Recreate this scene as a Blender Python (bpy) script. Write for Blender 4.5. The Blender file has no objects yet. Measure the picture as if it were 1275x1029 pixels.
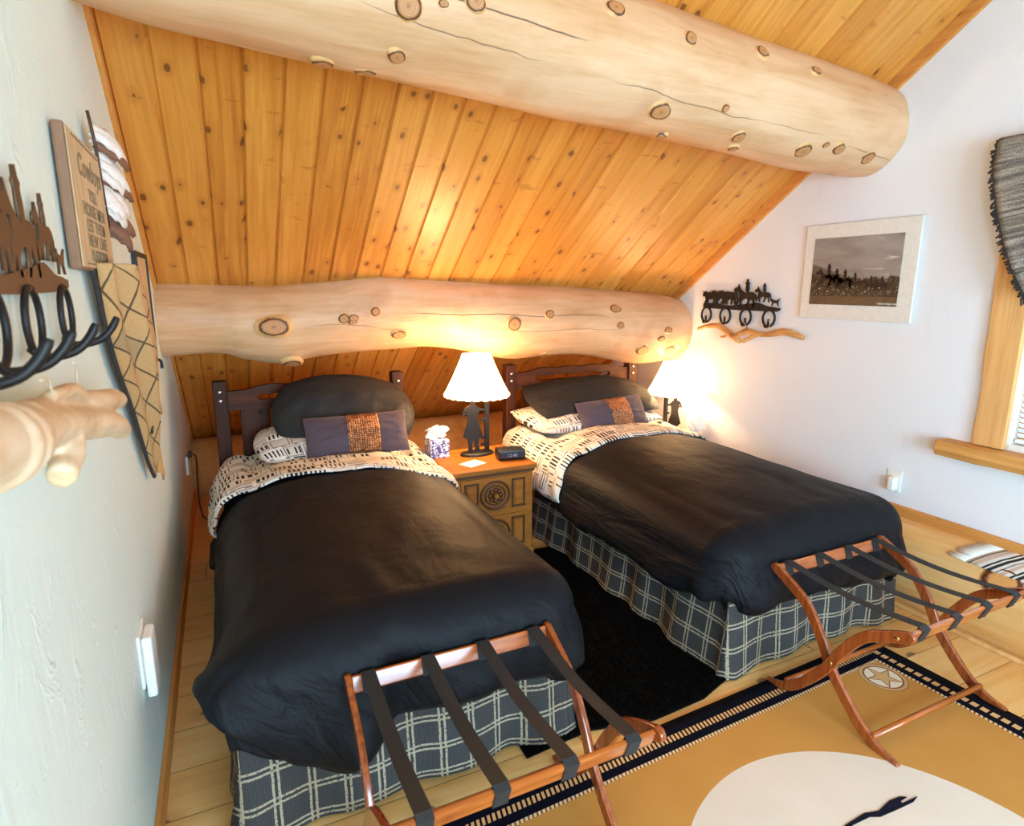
import bpy, bmesh, math, random
from mathutils import Vector, Matrix, Euler, noise as mn
random.seed(7)
sc = bpy.context.scene
COL = sc.collection
PI = math.pi
WL, WR = -0.285, 3.05            # left and right wall planes
SL, SY, SZ = 0.689, 3.625, 1.486  # slope of the ceiling: z = SZ - SL*(y-SY)
def ceil_z(y): return SZ - SL * (y - SY)

# ------------------------------------------------------------------ shader helper
class X:
    """A socket with arithmetic."""
    nt = None
    def __init__(s, k): s.k = k
    def __add__(a, b): return math_('ADD', a, b)
    def __radd__(a, b): return math_('ADD', b, a)
    def __sub__(a, b): return math_('SUBTRACT', a, b)
    def __rsub__(a, b): return math_('SUBTRACT', b, a)
    def __mul__(a, b): return math_('MULTIPLY', a, b)
    def __rmul__(a, b): return math_('MULTIPLY', b, a)
    def __truediv__(a, b): return math_('DIVIDE', a, b)
    def __rtruediv__(a, b): return math_('DIVIDE', b, a)
def plug(sock, v):
    if isinstance(v, X): X.nt.links.new(v.k, sock)
    else:
        try: sock.default_value = v
        except Exception: sock.default_value = (*v, 1.0)
def node(t, **kw):
    n = X.nt.nodes.new(t)
    for k, v in kw.items(): setattr(n, k, v)
    return n
def math_(op, a, b=None, c=None, clamp=False):
    n = node('ShaderNodeMath', operation=op, use_clamp=clamp)
    plug(n.inputs[0], a)
    if b is not None: plug(n.inputs[1], b)
    if c is not None: plug(n.inputs[2], c)
    return X(n.outputs[0])
def floor_(a): return math_('FLOOR', a)
def frac(a): return math_('FRACT', a)
def abs_(a): return math_('ABSOLUTE', a)
def mx(a, b): return math_('MAXIMUM', a, b)
def mi(a, b): return math_('MINIMUM', a, b)
def lt(a, b): return math_('LESS_THAN', a, b)
def gt(a, b): return math_('GREATER_THAN', a, b)
def mod_(a, b): return math_('FLOORED_MODULO', a, b)
def step(a, lo, hi):
    n = node('ShaderNodeMapRange', interpolation_type='SMOOTHSTEP')
    plug(n.inputs[0], a); plug(n.inputs[1], lo); plug(n.inputs[2], hi); n.inputs[3].default_value = 0; n.inputs[4].default_value = 1
    return X(n.outputs[0])
def xyz(x, y, z):
    n = node('ShaderNodeCombineXYZ')
    for i, v in enumerate((x, y, z)): plug(n.inputs[i], v)
    return X(n.outputs[0])
def coords(kind='Object'):
    n = node('ShaderNodeTexCoord'); s = node('ShaderNodeSeparateXYZ')
    X.nt.links.new(n.outputs[kind], s.inputs[0])
    return [X(s.outputs[i]) for i in range(3)]
def uv():
    n = node('ShaderNodeUVMap', uv_map='UVMap'); s = node('ShaderNodeSeparateXYZ')
    X.nt.links.new(n.outputs[0], s.inputs[0])
    return X(s.outputs[0]), X(s.outputs[1])
def noise(v, scale=1.0, detail=4.0, rough=0.5, dist=0.0):
    n = node('ShaderNodeTexNoise'); plug(n.inputs['Vector'], v)
    n.inputs['Scale'].default_value = scale; n.inputs['Detail'].default_value = detail
    n.inputs['Roughness'].default_value = rough; n.inputs['Distortion'].default_value = dist
    return X(n.outputs[0])
def white(v):
    n = node('ShaderNodeTexWhiteNoise', noise_dimensions='3D'); plug(n.inputs['Vector'], v); return X(n.outputs[0])
def voro(v, scale=1.0, rnd=1.0, two=False):
    n = node('ShaderNodeTexVoronoi', voronoi_dimensions='2D' if two else '3D'); plug(n.inputs['Vector'], v); n.inputs['Scale'].default_value = scale
    n.inputs['Randomness'].default_value = rnd; return X(n.outputs['Distance'])
def mixc(f, a, b):
    n = node('ShaderNodeMix', data_type='RGBA'); plug(n.inputs[0], f); plug(n.inputs[6], a); plug(n.inputs[7], b)
    return X(n.outputs[2])
def ramp(f, stops):
    n = node('ShaderNodeValToRGB'); plug(n.inputs[0], f); e = n.color_ramp.elements
    while len(e) < len(stops): e.new(0.5)
    for i, (p, c) in enumerate(stops): e[i].position = p; e[i].color = (*c, 1)
    return X(n.outputs[0])
def bump(h, strength=0.3, dist=0.01):
    n = node('ShaderNodeBump'); plug(n.inputs['Height'], h); n.inputs['Strength'].default_value = strength
    n.inputs['Distance'].default_value = dist; return X(n.outputs[0])
def srgb(r, g, b):
    f = lambda c: c / 12.92 if c <= 0.04045 else ((c + 0.055) / 1.055) ** 2.4
    return tuple(f(v / 255) for v in (r, g, b))
def mat(name, fn):
    m = bpy.data.materials.new(name); m.use_nodes = True; X.nt = m.node_tree
    b = m.node_tree.nodes['Principled BSDF']
    kw = fn() or {}
    for k, v in kw.items(): plug(b.inputs[k], v)
    return m
def plain(name, rgb, rough=0.6, metal=0.0, **kw):
    d = {'Roughness': rough, 'Metallic': metal}
    def f():
        v = coords()
        n = noise(xyz(*v), 40, 3)
        c = mixc(n, tuple(x * 0.88 for x in rgb), tuple(min(1, x * 1.1) for x in rgb))
        return {'Base Color': c, **d, **kw}
    return mat(name, f)
M = {}
# ------------------------------------------------------------------ materials
def f_ceiling():
    x, y, z = coords()
    px = (x + 0.137 * 10 - 0.001) / 0.1373
    pid = floor_(px); s = y * 1.214
    r = white(xyz(pid, 3.0, 1.0)); r2 = white(xyz(pid, 9.0, 4.0))
    wob = noise(xyz(x * 3, s * 0.8, r * 20), 1.0, 3) * 0.5
    g = noise(xyz(x * 30 + wob * 6 + r * 50, s * 1.3, r * 30), 1.0, 6, 0.65, 0.6)
    fine = noise(xyz(x * 160 + r * 50, s * 3, r * 9), 1.0, 3)
    kv = voro(xyz(x * 8.5 + r * 13, s * 5.0 + r2 * 7, 0.0), 1.0, 1.0, True)
    keep = gt(noise(xyz(x * 2.0, s * 1.3, r * 40), 1.0, 1), 0.50)
    kz = white(xyz(floor_(x * 8.5), floor_(s * 5.0), 2.0)) * 0.075 + 0.035
    ring = step(kv, 0.28, 0.10) * keep; knot = step(kv - kz, 0.02, -0.02) * keep
    flare = step(noise(xyz(x * 9 + r * 30, s * 26, r * 17), 1.0, 2), 0.66, 0.74)
    c = ramp(g * 0.75 + fine * 0.2 + (r - 0.5) * 0.22, [(0.18, srgb(166, 96, 30)), (0.42, srgb(204, 132, 50)), (0.62, srgb(219, 151, 66)), (0.85, srgb(234, 176, 94))])
    c = mixc(ring * 0.35, c, srgb(170, 96, 34)); c = mixc(flare * 0.4, c, srgb(150, 82, 28)); c = mixc(knot * 0.72, c, srgb(88, 44, 20))
    return {'Base Color': c, 'Roughness': 0.36 + 0.0 * g, 'Normal': bump(g * 0.6 + fine * 0.3 - knot * 0.5, 0.18, 0.004)}
M['ceiling'] = mat('amber_pine_boards', f_ceiling)
def f_log(seed, crack_z, slope, cx0, cx1):
    def f():
        x, y, z = coords()
        n1 = noise(xyz(x * 1.3, y * 5 + seed, z * 5), 1.0, 5, 0.6, 0.5)
        n2 = noise(xyz(x * 2.2, y * 26 + seed, z * 26), 1.0, 5, 0.65, 0.4)
        blot = noise(xyz(x * 2.6 + seed, y * 2.4, z * 2.4), 1.0, 3, 0.5)
        streak = noise(xyz(x * 0.9, y * 60 + seed, z * 60), 1.0, 3, 0.6)
        c = ramp(n1 * 0.45 + n2 * 0.4 + blot * 0.25 - 0.03, [(0.25, srgb(170, 112, 64)), (0.42, srgb(206, 155, 108)), (0.56, srgb(223, 179, 137)), (0.78, srgb(236, 202, 168))])
        stain = step(blot, 0.60, 0.74)
        c = mixc(stain * 0.42, c, srgb(186, 114, 56))
        c = mixc(step(streak, 0.62, 0.78) * 0.22, c, srgb(176, 122, 72))
        w = noise(xyz(x * 2.0, seed, 0.0), 1.0, 4) * 0.07
        cr = abs_(z - (crack_z + w + x * slope))
        along = step(x, cx0, cx0 + 0.12) * step(x, cx1, cx1 - 0.12)
        crack = step(cr, 0.0036, 0.0008) * along
        w2 = noise(xyz(x * 1.6, seed + 5, 2.0), 1.0, 4) * 0.10
        cr2 = abs_(z - (crack_z - 0.10 + w2 + x * slope))
        crack2 = step(cr2, 0.0026, 0.0006) * step(noise(xyz(x * 1.1, seed, 7.0), 1.0, 1), 0.46, 0.52)
        dark = mx(crack, crack2 * 0.7)
        c = mixc(dark * 0.85, c, srgb(70, 40, 22))
        return {'Base Color': c, 'Roughness': 0.42 + n2 * 0.2, 'Normal': bump(n1 * 0.8 + n2 * 0.25 + streak * 0.1 - dark * 0.8, 0.28, 0.012)}
    return f
M['log_low'] = mat('peeled_log_lower', f_log(3.0, 0.0, -0.035, -0.45, 0.95))
M['log_high'] = mat('peeled_log_upper', f_log(11.0, -0.10, -0.05, -1.3, -0.2))
def f_ylog():
    x, y, z = coords()
    n1 = noise(xyz(x * 4, y * 1.2, z * 6), 1.0, 5, 0.6, 1.0); n2 = noise(xyz(x * 30, y * 2.4, z * 34), 1.0, 4, 0.6, 0.4)
    c = ramp(n1 * 0.6 + n2 * 0.4, [(0.28, srgb(205, 142, 78)), (0.5, srgb(231, 180, 112)), (0.7, srgb(240, 203, 146))])
    return {'Base Color': c, 'Roughness': 0.4, 'Normal': bump(n1 + n2 * 0.3, 0.2, 0.01)}
M['ylog'] = mat('honey_wall_log', f_ylog)
def f_floor():
    x, y, z = coords()
    py = (y + 0.03 + 40) / 0.205; pid = floor_(py); fy = frac(py)
    r = white(xyz(pid, 2.0, 7.0))
    px = (x + r * 3) / 2.3; xid = floor_(px); fx = frac(px)
    r2 = white(xyz(pid, xid, 1.0))
    g = noise(xyz(x * 1.6 + r * 9, y * 28 + r2 * 40, r2 * 10), 1.0, 5, 0.62, 0.7)
    big = noise(xyz(x * 2 + r2 * 5, y * 5, 0.0), 1.0, 3)
    kv = voro(xyz(x * 2.6 + r2 * 20, y * 4.2 + r * 9, 0.0), 1.0, 1.0, True); knot = step(kv, 0.085, 0.05); ring = step(kv, 0.25, 0.1)
    seam = mx(step(abs_(fy - 0.5), 0.488, 0.497), step(abs_(fx - 0.5), 0.4985, 0.4995))
    c = ramp(g * 0.6 + big * 0.25 + r2 * 0.15, [(0.25, srgb(218, 156, 86)), (0.5, srgb(241, 191, 118)), (0.78, srgb(248, 214, 154))])
    c = mixc(ring * 0.3, c, srgb(186, 122, 62)); c = mixc(knot * 0.8, c, srgb(100, 56, 28)); c = mixc(seam * 0.8, c, srgb(96, 56, 28))
    return {'Base Color': c, 'Roughness': 0.34 + g * 0.12, 'Normal': bump(g * 0.3 - seam, 0.25, 0.005)}
M['floor'] = mat('wide_pine_floor', f_floor)
def f_wall(c1, c2, sc_):
    def f():
        x, y, z = coords()
        big = noise(xyz(x, y, z), 1.4, 4, 0.6)
        p = noise(xyz(x * 6, y * 6, z * 2.2), 2.0, 5, 0.62, 1.2)
        fine = noise(xyz(x, y, z), 60, 3, 0.6)
        tr = step(noise(xyz(x * 3, y * 3, z * 1.4), 2.4, 5, 0.7, 2.0), 0.58, 0.7)
        return {'Base Color': mixc(big, c1, c2), 'Roughness': 0.62, 'Normal': bump(p * 0.7 + tr * 0.7 + fine * 0.12, sc_, 0.01)}
    return f
M['wall_l'] = mat('mint_white_plaster', f_wall(srgb(219, 236, 230), srgb(231, 243, 238), 0.34))
M['wall_r'] = mat('white_plaster', f_wall(srgb(226, 228, 233), srgb(236, 237, 241), 0.16))
def f_trim(lo, hi, ax):
    def f():
        v = coords(); k = [34, 34, 34]; k[ax] = 1.6
        g = noise(xyz(v[0] * k[0], v[1] * k[1], v[2] * k[2]), 1.0, 5, 0.6, 0.6)
        b = noise(xyz(*v), 3.0, 3)
        kv = voro(xyz(v[0] * 5, v[1] * 5, v[2] * 5), 1.0); kn = step(kv, 0.1, 0.06)
        c = ramp(g * 0.7 + b * 0.3, [(0.3, lo), (0.7, hi)])
        return {'Base Color': mixc(kn * 0.8, c, tuple(t * 0.25 for t in lo)), 'Roughness': 0.55, 'Specular IOR Level': 0.18, 'Normal': bump(g, 0.12, 0.003)}
    return f
M['trim'] = mat('amber_trim_board', f_trim(srgb(196, 122, 54), srgb(226, 160, 86), 1))
M['casing'] = mat('window_casing_pine', f_trim(srgb(206, 144, 80), srgb(238, 190, 126), 2))
M['sillwood'] = mat('window_sill_pine', f_trim(srgb(190, 128, 62), srgb(226, 172, 102), 1))
M['darkwood_x'] = mat('dark_walnut_rail', f_trim(srgb(44, 20, 10), srgb(98, 50, 22), 0))
M['darkwood_z'] = mat('dark_walnut_post', f_trim(srgb(40, 19, 10), srgb(84, 42, 20), 2))
def f_rack(ax, lo=srgb(122, 52, 20), hi=srgb(176, 88, 38)):
    def f():
        v = coords(); k = [60, 60, 60]; k[ax] = 4
        g = noise(xyz(v[0] * k[0], v[1] * k[1], v[2] * k[2]), 1.0, 4, 0.6, 0.4)
        return {'Base Color': ramp(g, [(0.3, lo), (0.7, hi)]), 'Roughness': 0.22, 'Coat Weight': 0.5, 'Coat Roughness': 0.12}
    return f
M['rack_leg'] = mat('varnished_cherry_leg', f_rack(2)); M['rack_rail'] = mat('varnished_cherry_rail', f_rack(0, srgb(140, 66, 26), srgb(196, 108, 48)))
M['strap'] = plain('black_webbing', (0.018, 0.018, 0.019), 0.7)
M['oak'] = mat('golden_oak', f_trim(srgb(136, 76, 22), srgb(178, 110, 42), 0))
M['oak_dark'] = plain('carved_oak_stain', srgb(84, 44, 16), 0.45)
M['iron'] = plain('black_iron', srgb(46, 42, 40), 0.42, 0.6)
M['iron_brown'] = plain('rusty_brown_iron', srgb(92, 70, 52), 0.5, 0.45)
M['black_metal'] = plain('black_painted_steel', srgb(30, 26, 26), 0.5, 0.3)
M['chrome'] = plain('nickel', srgb(206, 206, 206), 0.25, 1.0)
M['brass'] = plain('brass_bolt', srgb(210, 172, 96), 0.3, 1.0)
M['white_plastic'] = plain('white_plastic', srgb(238, 236, 230), 0.4)
M['black_plastic'] = plain('black_plastic', (0.012, 0.012, 0.014), 0.3)
M['paper'] = plain('white_paper', srgb(246, 244, 236), 0.7)
M['string'] = plain('jute_string', srgb(226, 206, 176), 0.8)
M['cord'] = plain('brown_power_cord', srgb(70, 40, 20), 0.5)
def f_knot(seed):
    def f():
        x, y, z = coords('Generated')
        dx, dy = x - 0.5, y - 0.5
        r = math_('SQRT', dx * dx + dy * dy) * 2.0
        n = noise(xyz(x * 4 + seed, y * 4, z), 1.0, 4)
        rings = math_('SINE', (r + n * 0.3) * 40.0) * 0.5 + 0.5
        c = mixc(rings * 0.6, srgb(204, 146, 92), srgb(166, 106, 60))
        q = r + (n - 0.5) * 0.22
        c = mixc(step(abs_(q - 0.66), 0.10, 0.03) * 0.9, c, srgb(74, 40, 22))
        c = mixc(step(q, 0.72, 0.84), c, srgb(226, 176, 114))
        c = mixc(step(r + n * 0.2, 0.30, 0.14) * 0.5, c, srgb(120, 72, 40))
        return {'Base Color': c, 'Roughness': 0.55, 'Normal': bump(rings, 0.2, 0.003)}
    return f
M['knot'] = mat('branch_knot', f_knot(1.0)); 
def f_burl():
    x, y, z = coords('Generated')
    dx, dy = x - 0.5, y - 0.5
    n = noise(xyz(x * 5, y * 5, z), 1.0, 5, 0.7)
    r = math_('SQRT', dx * dx + dy * dy) * 2.0 + (n - 0.5) * 0.5
    c = mixc(step(abs_(r - 0.78), 0.2, 0.05), srgb(214, 156, 92), srgb(88, 48, 28))
    c = mixc(step(noise(xyz(x * 9, y * 2.5, 3.0), 1.0, 3), 0.6, 0.66), c, srgb(96, 54, 30))
    return {'Base Color': c, 'Roughness': 0.5, 'Normal': bump(n, 0.3, 0.005)}
M['burl'] = mat('ringed_log_knot', f_burl)
def f_black_cloth():
    u, v = uv(); x, y, z = coords()
    w = noise(xyz(u * 900, v * 60, 0.0), 1.0, 2) * 0.5 + noise(xyz(u * 60, v * 900, 1.0), 1.0, 2) * 0.5
    hang = step(z, -0.02, -0.16)
    cr = noise(xyz(x, y, z), 7.0, 4, 0.5, 0.6) * 0.8 + noise(xyz(u * 10 + z * 6, v * 3.0 + z * 3, 2.0), 1.0, 3, 0.55, 1.2) * (0.5 + hang * 1.6)
    return {'Base Color': mixc(w, (0.0042, 0.0046, 0.0064), (0.0084, 0.0088, 0.0116)), 'Roughness': 0.55, 'Specular IOR Level': 0.15,
            'Sheen Weight': 0.0, 'Sheen Roughness': 0.35, 'Normal': bump(cr + w * 0.06, 0.34, 0.02)}
M['black_cloth'] = mat('black_cotton_duvet', f_black_cloth)
def f_black_pillow():
    x, y, z = coords()
    return {'Base Color': (0.010, 0.009, 0.009, 1), 'Roughness': 0.7, 'Normal': bump(noise(xyz(x, y, z), 11.0, 5, 0.6, 0.5), 0.5, 0.02)}
M['black_pillow'] = mat('black_pillowcase', f_black_pillow)
def f_print():
    u, v = uv()
    row = floor_(v / 0.075); fv = frac(v / 0.075)
    rr = white(xyz(row, 5.0, 2.0))
    uu = u + rr * 0.37; w = 0.105
    cell = floor_(uu / w); fu = frac(uu / w)
    a = white(xyz(row, cell, 1.0)); b = white(xyz(row, cell, 2.0)); c3 = white(xyz(row, cell, 3.0))
    inside = lt(abs_(fu - 0.5), 0.44) * lt(abs_(fv - 0.5), 0.40)
    # vertical bars, horizontal bars, dashes
    vb = lt(frac(fu * 5.0 + b), 0.34 + c3 * 0.34) * lt(abs_(fv - 0.5), 0.24 + 0.12 * b)
    vb = vb * gt(white(xyz(floor_(fu * 5.0 + b), cell, row)), 0.25)
    hb = lt(frac(fv * 3.4 + a), 0.30)
    frame = gt(mx(abs_(fu - 0.5) / 0.44, abs_(fv - 0.5) / 0.40), 0.90) * gt(c3, 0.35)
    sel = lt(a, 0.66)
    pat = vb * sel + hb * (1.0 - sel) * gt(b, 0.4) + frame * 0.8
    dash = lt(abs_(fv - 0.03), 0.03) * lt(white(xyz(floor_(uu / 0.022), row, 8.0)), 0.4)
    ink = math_('MINIMUM', pat * inside + dash, 1.0)
    wear = noise(xyz(u * 90, v * 90, 0.0), 1.0, 3)
    ink = ink * step(wear, 0.22, 0.34)
    tone = mixc(white(xyz(cell, row, 6.0)), srgb(232, 224, 214), srgb(244, 240, 233))
    tone = mixc(lt(b, 0.18) * 0.5, tone, srgb(196, 176, 160))
    return {'Base Color': mixc(ink, tone, srgb(14, 12, 12)), 'Roughness': 0.7, 'Normal': bump(noise(xyz(u * 20, v * 20, 0.0), 1.0, 4), 0.3, 0.01)}
M['print'] = mat('black_on_cream_sketch_print', f_print)
def f_plaid():
    u, v = uv()
    P = 0.098
    nz = noise(xyz(u * 25, v * 25, 0.0), 1.0, 3) * 0.004
    fu = frac((u + nz) / P); fv = frac((v + nz + 0.02) / P)
    lu = mx(lt(abs_(fu - 0.42), 0.036), lt(abs_(fu - 0.58), 0.036)); lv = mx(lt(abs_(fv - 0.42), 0.036), lt(abs_(fv - 0.58), 0.036))
    gap = mx(lt(abs_(fu - 0.5), 0.06), lt(abs_(fv - 0.5), 0.06))
    weave = lt(frac(u / 0.0065), 0.5) * 0.5 + lt(frac(v / 0.0065), 0.5) * 0.5
    base = mixc(weave, srgb(28, 27, 27), srgb(66, 64, 62))
    base = mixc(gap * 0.6, base, srgb(34, 32, 34))
    line = mx(lu, lv) * step(noise(xyz(u * 140, v * 140, 0.0), 1.0, 2), 0.30, 0.48)
    return {'Base Color': mixc(line * 0.85, base, srgb(174, 159, 132)), 'Roughness': 0.82, 'Normal': bump(weave, 0.25, 0.003)}
M['plaid'] = mat('charcoal_windowpane_plaid', f_plaid)
def f_plum():
    x, y, z = coords()
    w = noise(xyz(x * 300, y * 300, z * 300), 1.0, 2)
    return {'Base Color': mixc(w, srgb(66, 50, 58), srgb(90, 70, 80)), 'Roughness': 0.75, 'Sheen Weight': 0.2, 'Normal': bump(w, 0.2, 0.003)}
M['plum'] = mat('plum_velvet', f_plum)
def f_copper():
    u, v = uv()
    fu = frac(u / 0.0125); fv = frac(v / 0.010)
    d = abs_(fu - 0.5) * 2.0; e = abs_(fv - 0.5) * 2.0
    h = (1.0 - d * d) * (1.0 - e * e * 0.6)
    rnd = white(xyz(floor_(u / 0.0125), floor_(v / 0.010), 1.0))
    c = mixc(rnd, srgb(150, 96, 62), srgb(214, 158, 116))
    c = mixc(gt(mx(d, e), 0.82), c, srgb(88, 50, 30))
    return {'Base Color': c, 'Metallic': 0.75, 'Roughness': 0.34, 'Normal': bump(h + rnd * 0.3, 0.9, 0.004)}
M['copper'] = mat('copper_sequin_band', f_copper)
def f_rug():
    x, y, z = coords()       # rug local: origin at its far right corner, x to the left negative, y towards the camera negative
    hx, hy = 1.09, 0.83
    ex = hx - abs_(x + hx); ey = hy - abs_(y + hy)
    e = mi(ex, ey); isx = lt(ex, ey)
    t = isx * y + (1.0 - isx) * x
    tan_ = mixc(noise(xyz(x * 4, y * 4, 0.0), 1.0, 4), srgb(194, 135, 64), srgb(210, 155, 82))
    navy = srgb(12, 12, 26); cream = srgb(232, 205, 165)
    c = mixc(lt(e, 0.128), tan_, cream)
    def band(lo, hi): return gt(e, lo) * lt(e, hi)
    c = mixc(band(0.0, 0.058), c, navy)
    d1 = lt(frac(t / 0.034 + e * 0.0), 0.70)
    slant = lt(frac(t / 0.017 + e * 14.0), 0.56)
    mid = isx * d1 + (1.0 - isx) * slant
    c = mixc(band(0.058, 0.084) * (1.0 - mid), c, navy)
    c = mixc(band(0.058, 0.084) * mid, c, srgb(226, 178, 120))
    c = mixc(band(0.084, 0.116), c, navy)
    c = mixc(band(0.116, 0.129) * (1.0 - lt(frac(t / 0.015 + e * 20.0), 0.62)), c, srgb(120, 80, 44))
    # cream disc
    dx, dy = x + 1.09, y + 0.86
    r = math_('SQRT', dx * dx + dy * dy)
    disc = mixc(noise(xyz(x * 6, y * 6, 1.0), 1.0, 4), srgb(222, 206, 188), srgb(236, 222, 206))
    c = mixc(lt(r, 0.585), c, disc)
    # star medallions near the corners
    for cx, cy in ((-0.215, -0.205), (-1.965, -0.205), (-0.215, -1.455), (-1.965, -1.455)):
        sx, sy = x - cx, y - cy
        rr = math_('SQRT', sx * sx + sy * sy)
        th = math_('ARCTAN2', sy, sx)
        fold = abs_(mod_(th + 0.35, 2 * PI / 5) - PI / 5)
        k = rr * (math_('COSINE', fold) + math_('SINE', fold) * 2.877) # edge of a five-pointed star
        star = lt(k, 0.060)
        outline = lt(k, 0.071)
        m = mixc(lt(abs_(rr - 0.070), 0.0035), srgb(236, 222, 200), srgb(150, 96, 48))
        m = mixc(outline, m, srgb(150, 96, 48)); m = mixc(star, m, srgb(214, 172, 116))
        m = mixc(gt(rr, 0.0735), m, srgb(206, 168, 120)); m = mixc(gt(rr, 0.0855), m, srgb(160, 104, 54))
        c = mixc(lt(rr, 0.089), c, m)
    p = noise(xyz(x * 400, y * 400, 0.0), 1.0, 2)
    return {'Base Color': c, 'Roughness': 0.95, 'Specular IOR Level': 0.1, 'Normal': bump(p, 0.3, 0.003)}
M['rug'] = mat('western_rug_pattern', f_rug)
M['navy'] = plain('navy_wool', srgb(24, 24, 40), 0.95, **{'Specular IOR Level': 0.1})
M['fur'] = plain('black_fur', (0.0012, 0.0012, 0.0013), 0.8, **{'Specular IOR Level': 0.08})
def f_shade(glow):
    m = bpy.data.materials.new('parchment_lamp_shade'); m.use_nodes = True; X.nt = m.node_tree
    nt = m.node_tree; out = nt.nodes['Material Output']; nt.nodes.remove(nt.nodes['Principled BSDF'])
    x, y, z = coords(); n = noise(xyz(x, y, z), 60, 3)
    c = mixc(n, srgb(248, 236, 212), srgb(253, 246, 230))
    d = node('ShaderNodeBsdfDiffuse'); plug(d.inputs[0], c); t = node('ShaderNodeBsdfTranslucent'); plug(t.inputs[0], c); em = node('ShaderNodeEmission'); em.inputs[0].default_value = (1.0, .60, .28, 1); em.inputs[1].default_value = glow; ad = node('ShaderNodeAddShader')
    mm = node('ShaderNodeMixShader'); mm.inputs[0].default_value = 0.80
    nt.links.new(d.outputs[0], mm.inputs[1]); nt.links.new(t.outputs[0], mm.inputs[2]); nt.links.new(mm.outputs[0], ad.inputs[0]); nt.links.new(em.outputs[0], ad.inputs[1]); nt.links.new(ad.outputs[0], out.inputs[0])
    return m
M['shade'] = f_shade(27.0); M['shade_dim'] = f_shade(8.0)
def f_emit(name, col, s):
    m = bpy.data.materials.new(name); m.use_nodes = True
    b = m.node_tree.nodes['Principled BSDF']; b.inputs['Emission Color'].default_value = (*col, 1); b.inputs['Emission Strength'].default_value = s
    b.inputs['Base Color'].default_value = (*col, 1); return m
BULB = 700.0
M['bulb'] = f_emit('warm_bulb_glow', (1.0, 0.66, 0.34), BULB)
M['globe'] = f_emit('fill_globe_glow', (0.58, 0.84, 1.0), 7.0)  # cool glow of the added fill globe
def f_glass():
    m = bpy.data.materials.new('window_pane_glass'); m.use_nodes = True; X.nt = m.node_tree
    nt = m.node_tree; out = nt.nodes['Material Output']; nt.nodes.remove(nt.nodes['Principled BSDF'])
    t = node('ShaderNodeBsdfTransparent'); g = node('ShaderNodeBsdfGlossy'); g.inputs['Roughness'].default_value = 0.02
    mm = node('ShaderNodeMixShader'); mm.inputs[0].default_value = 0.07
    nt.links.new(t.outputs[0], mm.inputs[1]); nt.links.new(g.outputs[0], mm.inputs[2]); nt.links.new(mm.outputs[0], out.inputs[0])
    return m
M['glass'] = f_glass()
def f_photo():
    x, y, z = coords()    # x across 0..1 (left to right as seen), y up 0..1
    h = 0.40 + (noise(xyz(x * 9, 3.0, 0.0), 1.0, 4, 0.7) - 0.5) * 0.28 + lt(x, 0.2) * 0.05
    hill = 0.62 - x * 0.45
    sky = mixc(noise(xyz(x * 2, y * 3.5, 0.0), 1.0, 4, 0.6, 0.6), srgb(74, 66, 62), srgb(186, 178, 172))
    sky = mixc(step(noise(xyz(x * 3, y * 14, 4.0), 1.0, 3), 0.62, 0.72) * gt(x, 0.6), sky, srgb(206, 200, 194))
    c = mixc(step(y, hill + 0.02, hill - 0.02) , sky, srgb(92, 84, 76))
    herd = noise(xyz(x * 26, y * 15, 2.0), 1.0, 4, 0.7)
    crowd = mixc(step(herd, 0.52, 0.72), srgb(44, 36, 28), srgb(128, 118, 104))
    c = mixc(step(y, h + 0.012, h - 0.012), c, crowd)
    pale = step(noise(xyz(x * 30, y * 26, 6.0), 1.0, 3, 0.6), 0.6, 0.68) * lt(abs_(y - 0.22), 0.06)
    c = mixc(pale, c, srgb(214, 208, 198))
    c = mixc(lt(y, 0.13) , c, mixc(noise(xyz(x * 14, y * 20, 1.0), 1.0, 4), srgb(62, 46, 30), srgb(104, 86, 64)))
    return {'Base Color': c, 'Roughness': 0.3}
M['photo'] = mat('sepia_trail_ride_print', f_photo)
M['mat_board'] = plain('cream_mat_board', srgb(226, 222, 214), 0.6)
M['sign_edge'] = plain('weathered_brown_edge', srgb(136, 98, 72), 0.7)
def f_sign():
    x, y, z = coords(); g = noise(xyz(x * 5, y * 30, z * 6), 1.0, 5, 0.65, 0.6)
    return {'Base Color': ramp(g, [(0.3, srgb(184, 152, 112)), (0.7, srgb(224, 198, 160))]), 'Roughness': 0.7, 'Normal': bump(g, 0.3, 0.004)}
M['sign_face'] = mat('distressed_tan_board', f_sign)
M['sign_ink'] = plain('faded_grey_lettering', srgb(136, 114, 84), 0.7)
def f_burlap():
    u, v = uv()
    w = noise(xyz(u * 300, v * 80, 0.0), 1.0, 2) * 0.5 + noise(xyz(u * 80, v * 300, 1.0), 1.0, 2) * 0.5
    a = frac((u * 1.55 + v) / 0.155); b = frac((u * 1.55 - v) / 0.155)
    line = mx(lt(abs_(a - 0.5), 0.035), lt(abs_(b - 0.5), 0.035))
    ida = floor_((u * 1.55 + v) / 0.155 - 0.5); idb = floor_((u * 1.55 - v) / 0.155 - 0.5)
    r = white(xyz(ida, idb, 0.0))
    c = mixc(w, srgb(172, 124, 72), srgb(216, 170, 116))
    c = mixc(gt(r, 0.8) * 0.45, c, srgb(128, 112, 88))
    return {'Base Color': mixc(line * 0.85, c, srgb(52, 38, 30)), 'Roughness': 0.9, 'Normal': bump(w, 0.5, 0.004)}
M['burlap'] = mat('burlap_diamond_weave', f_burlap)
M['fringe_tan'] = plain('tan_fringe', srgb(206, 150, 88), 0.9); M['fringe_dark'] = plain('dark_fringe', srgb(50, 44, 42), 0.9)
M['feather'] = plain('pale_pink_feather', srgb(236, 218, 206), 0.8); M['feather_dark'] = plain('brown_feather', srgb(132, 88, 68), 0.8)
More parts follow.
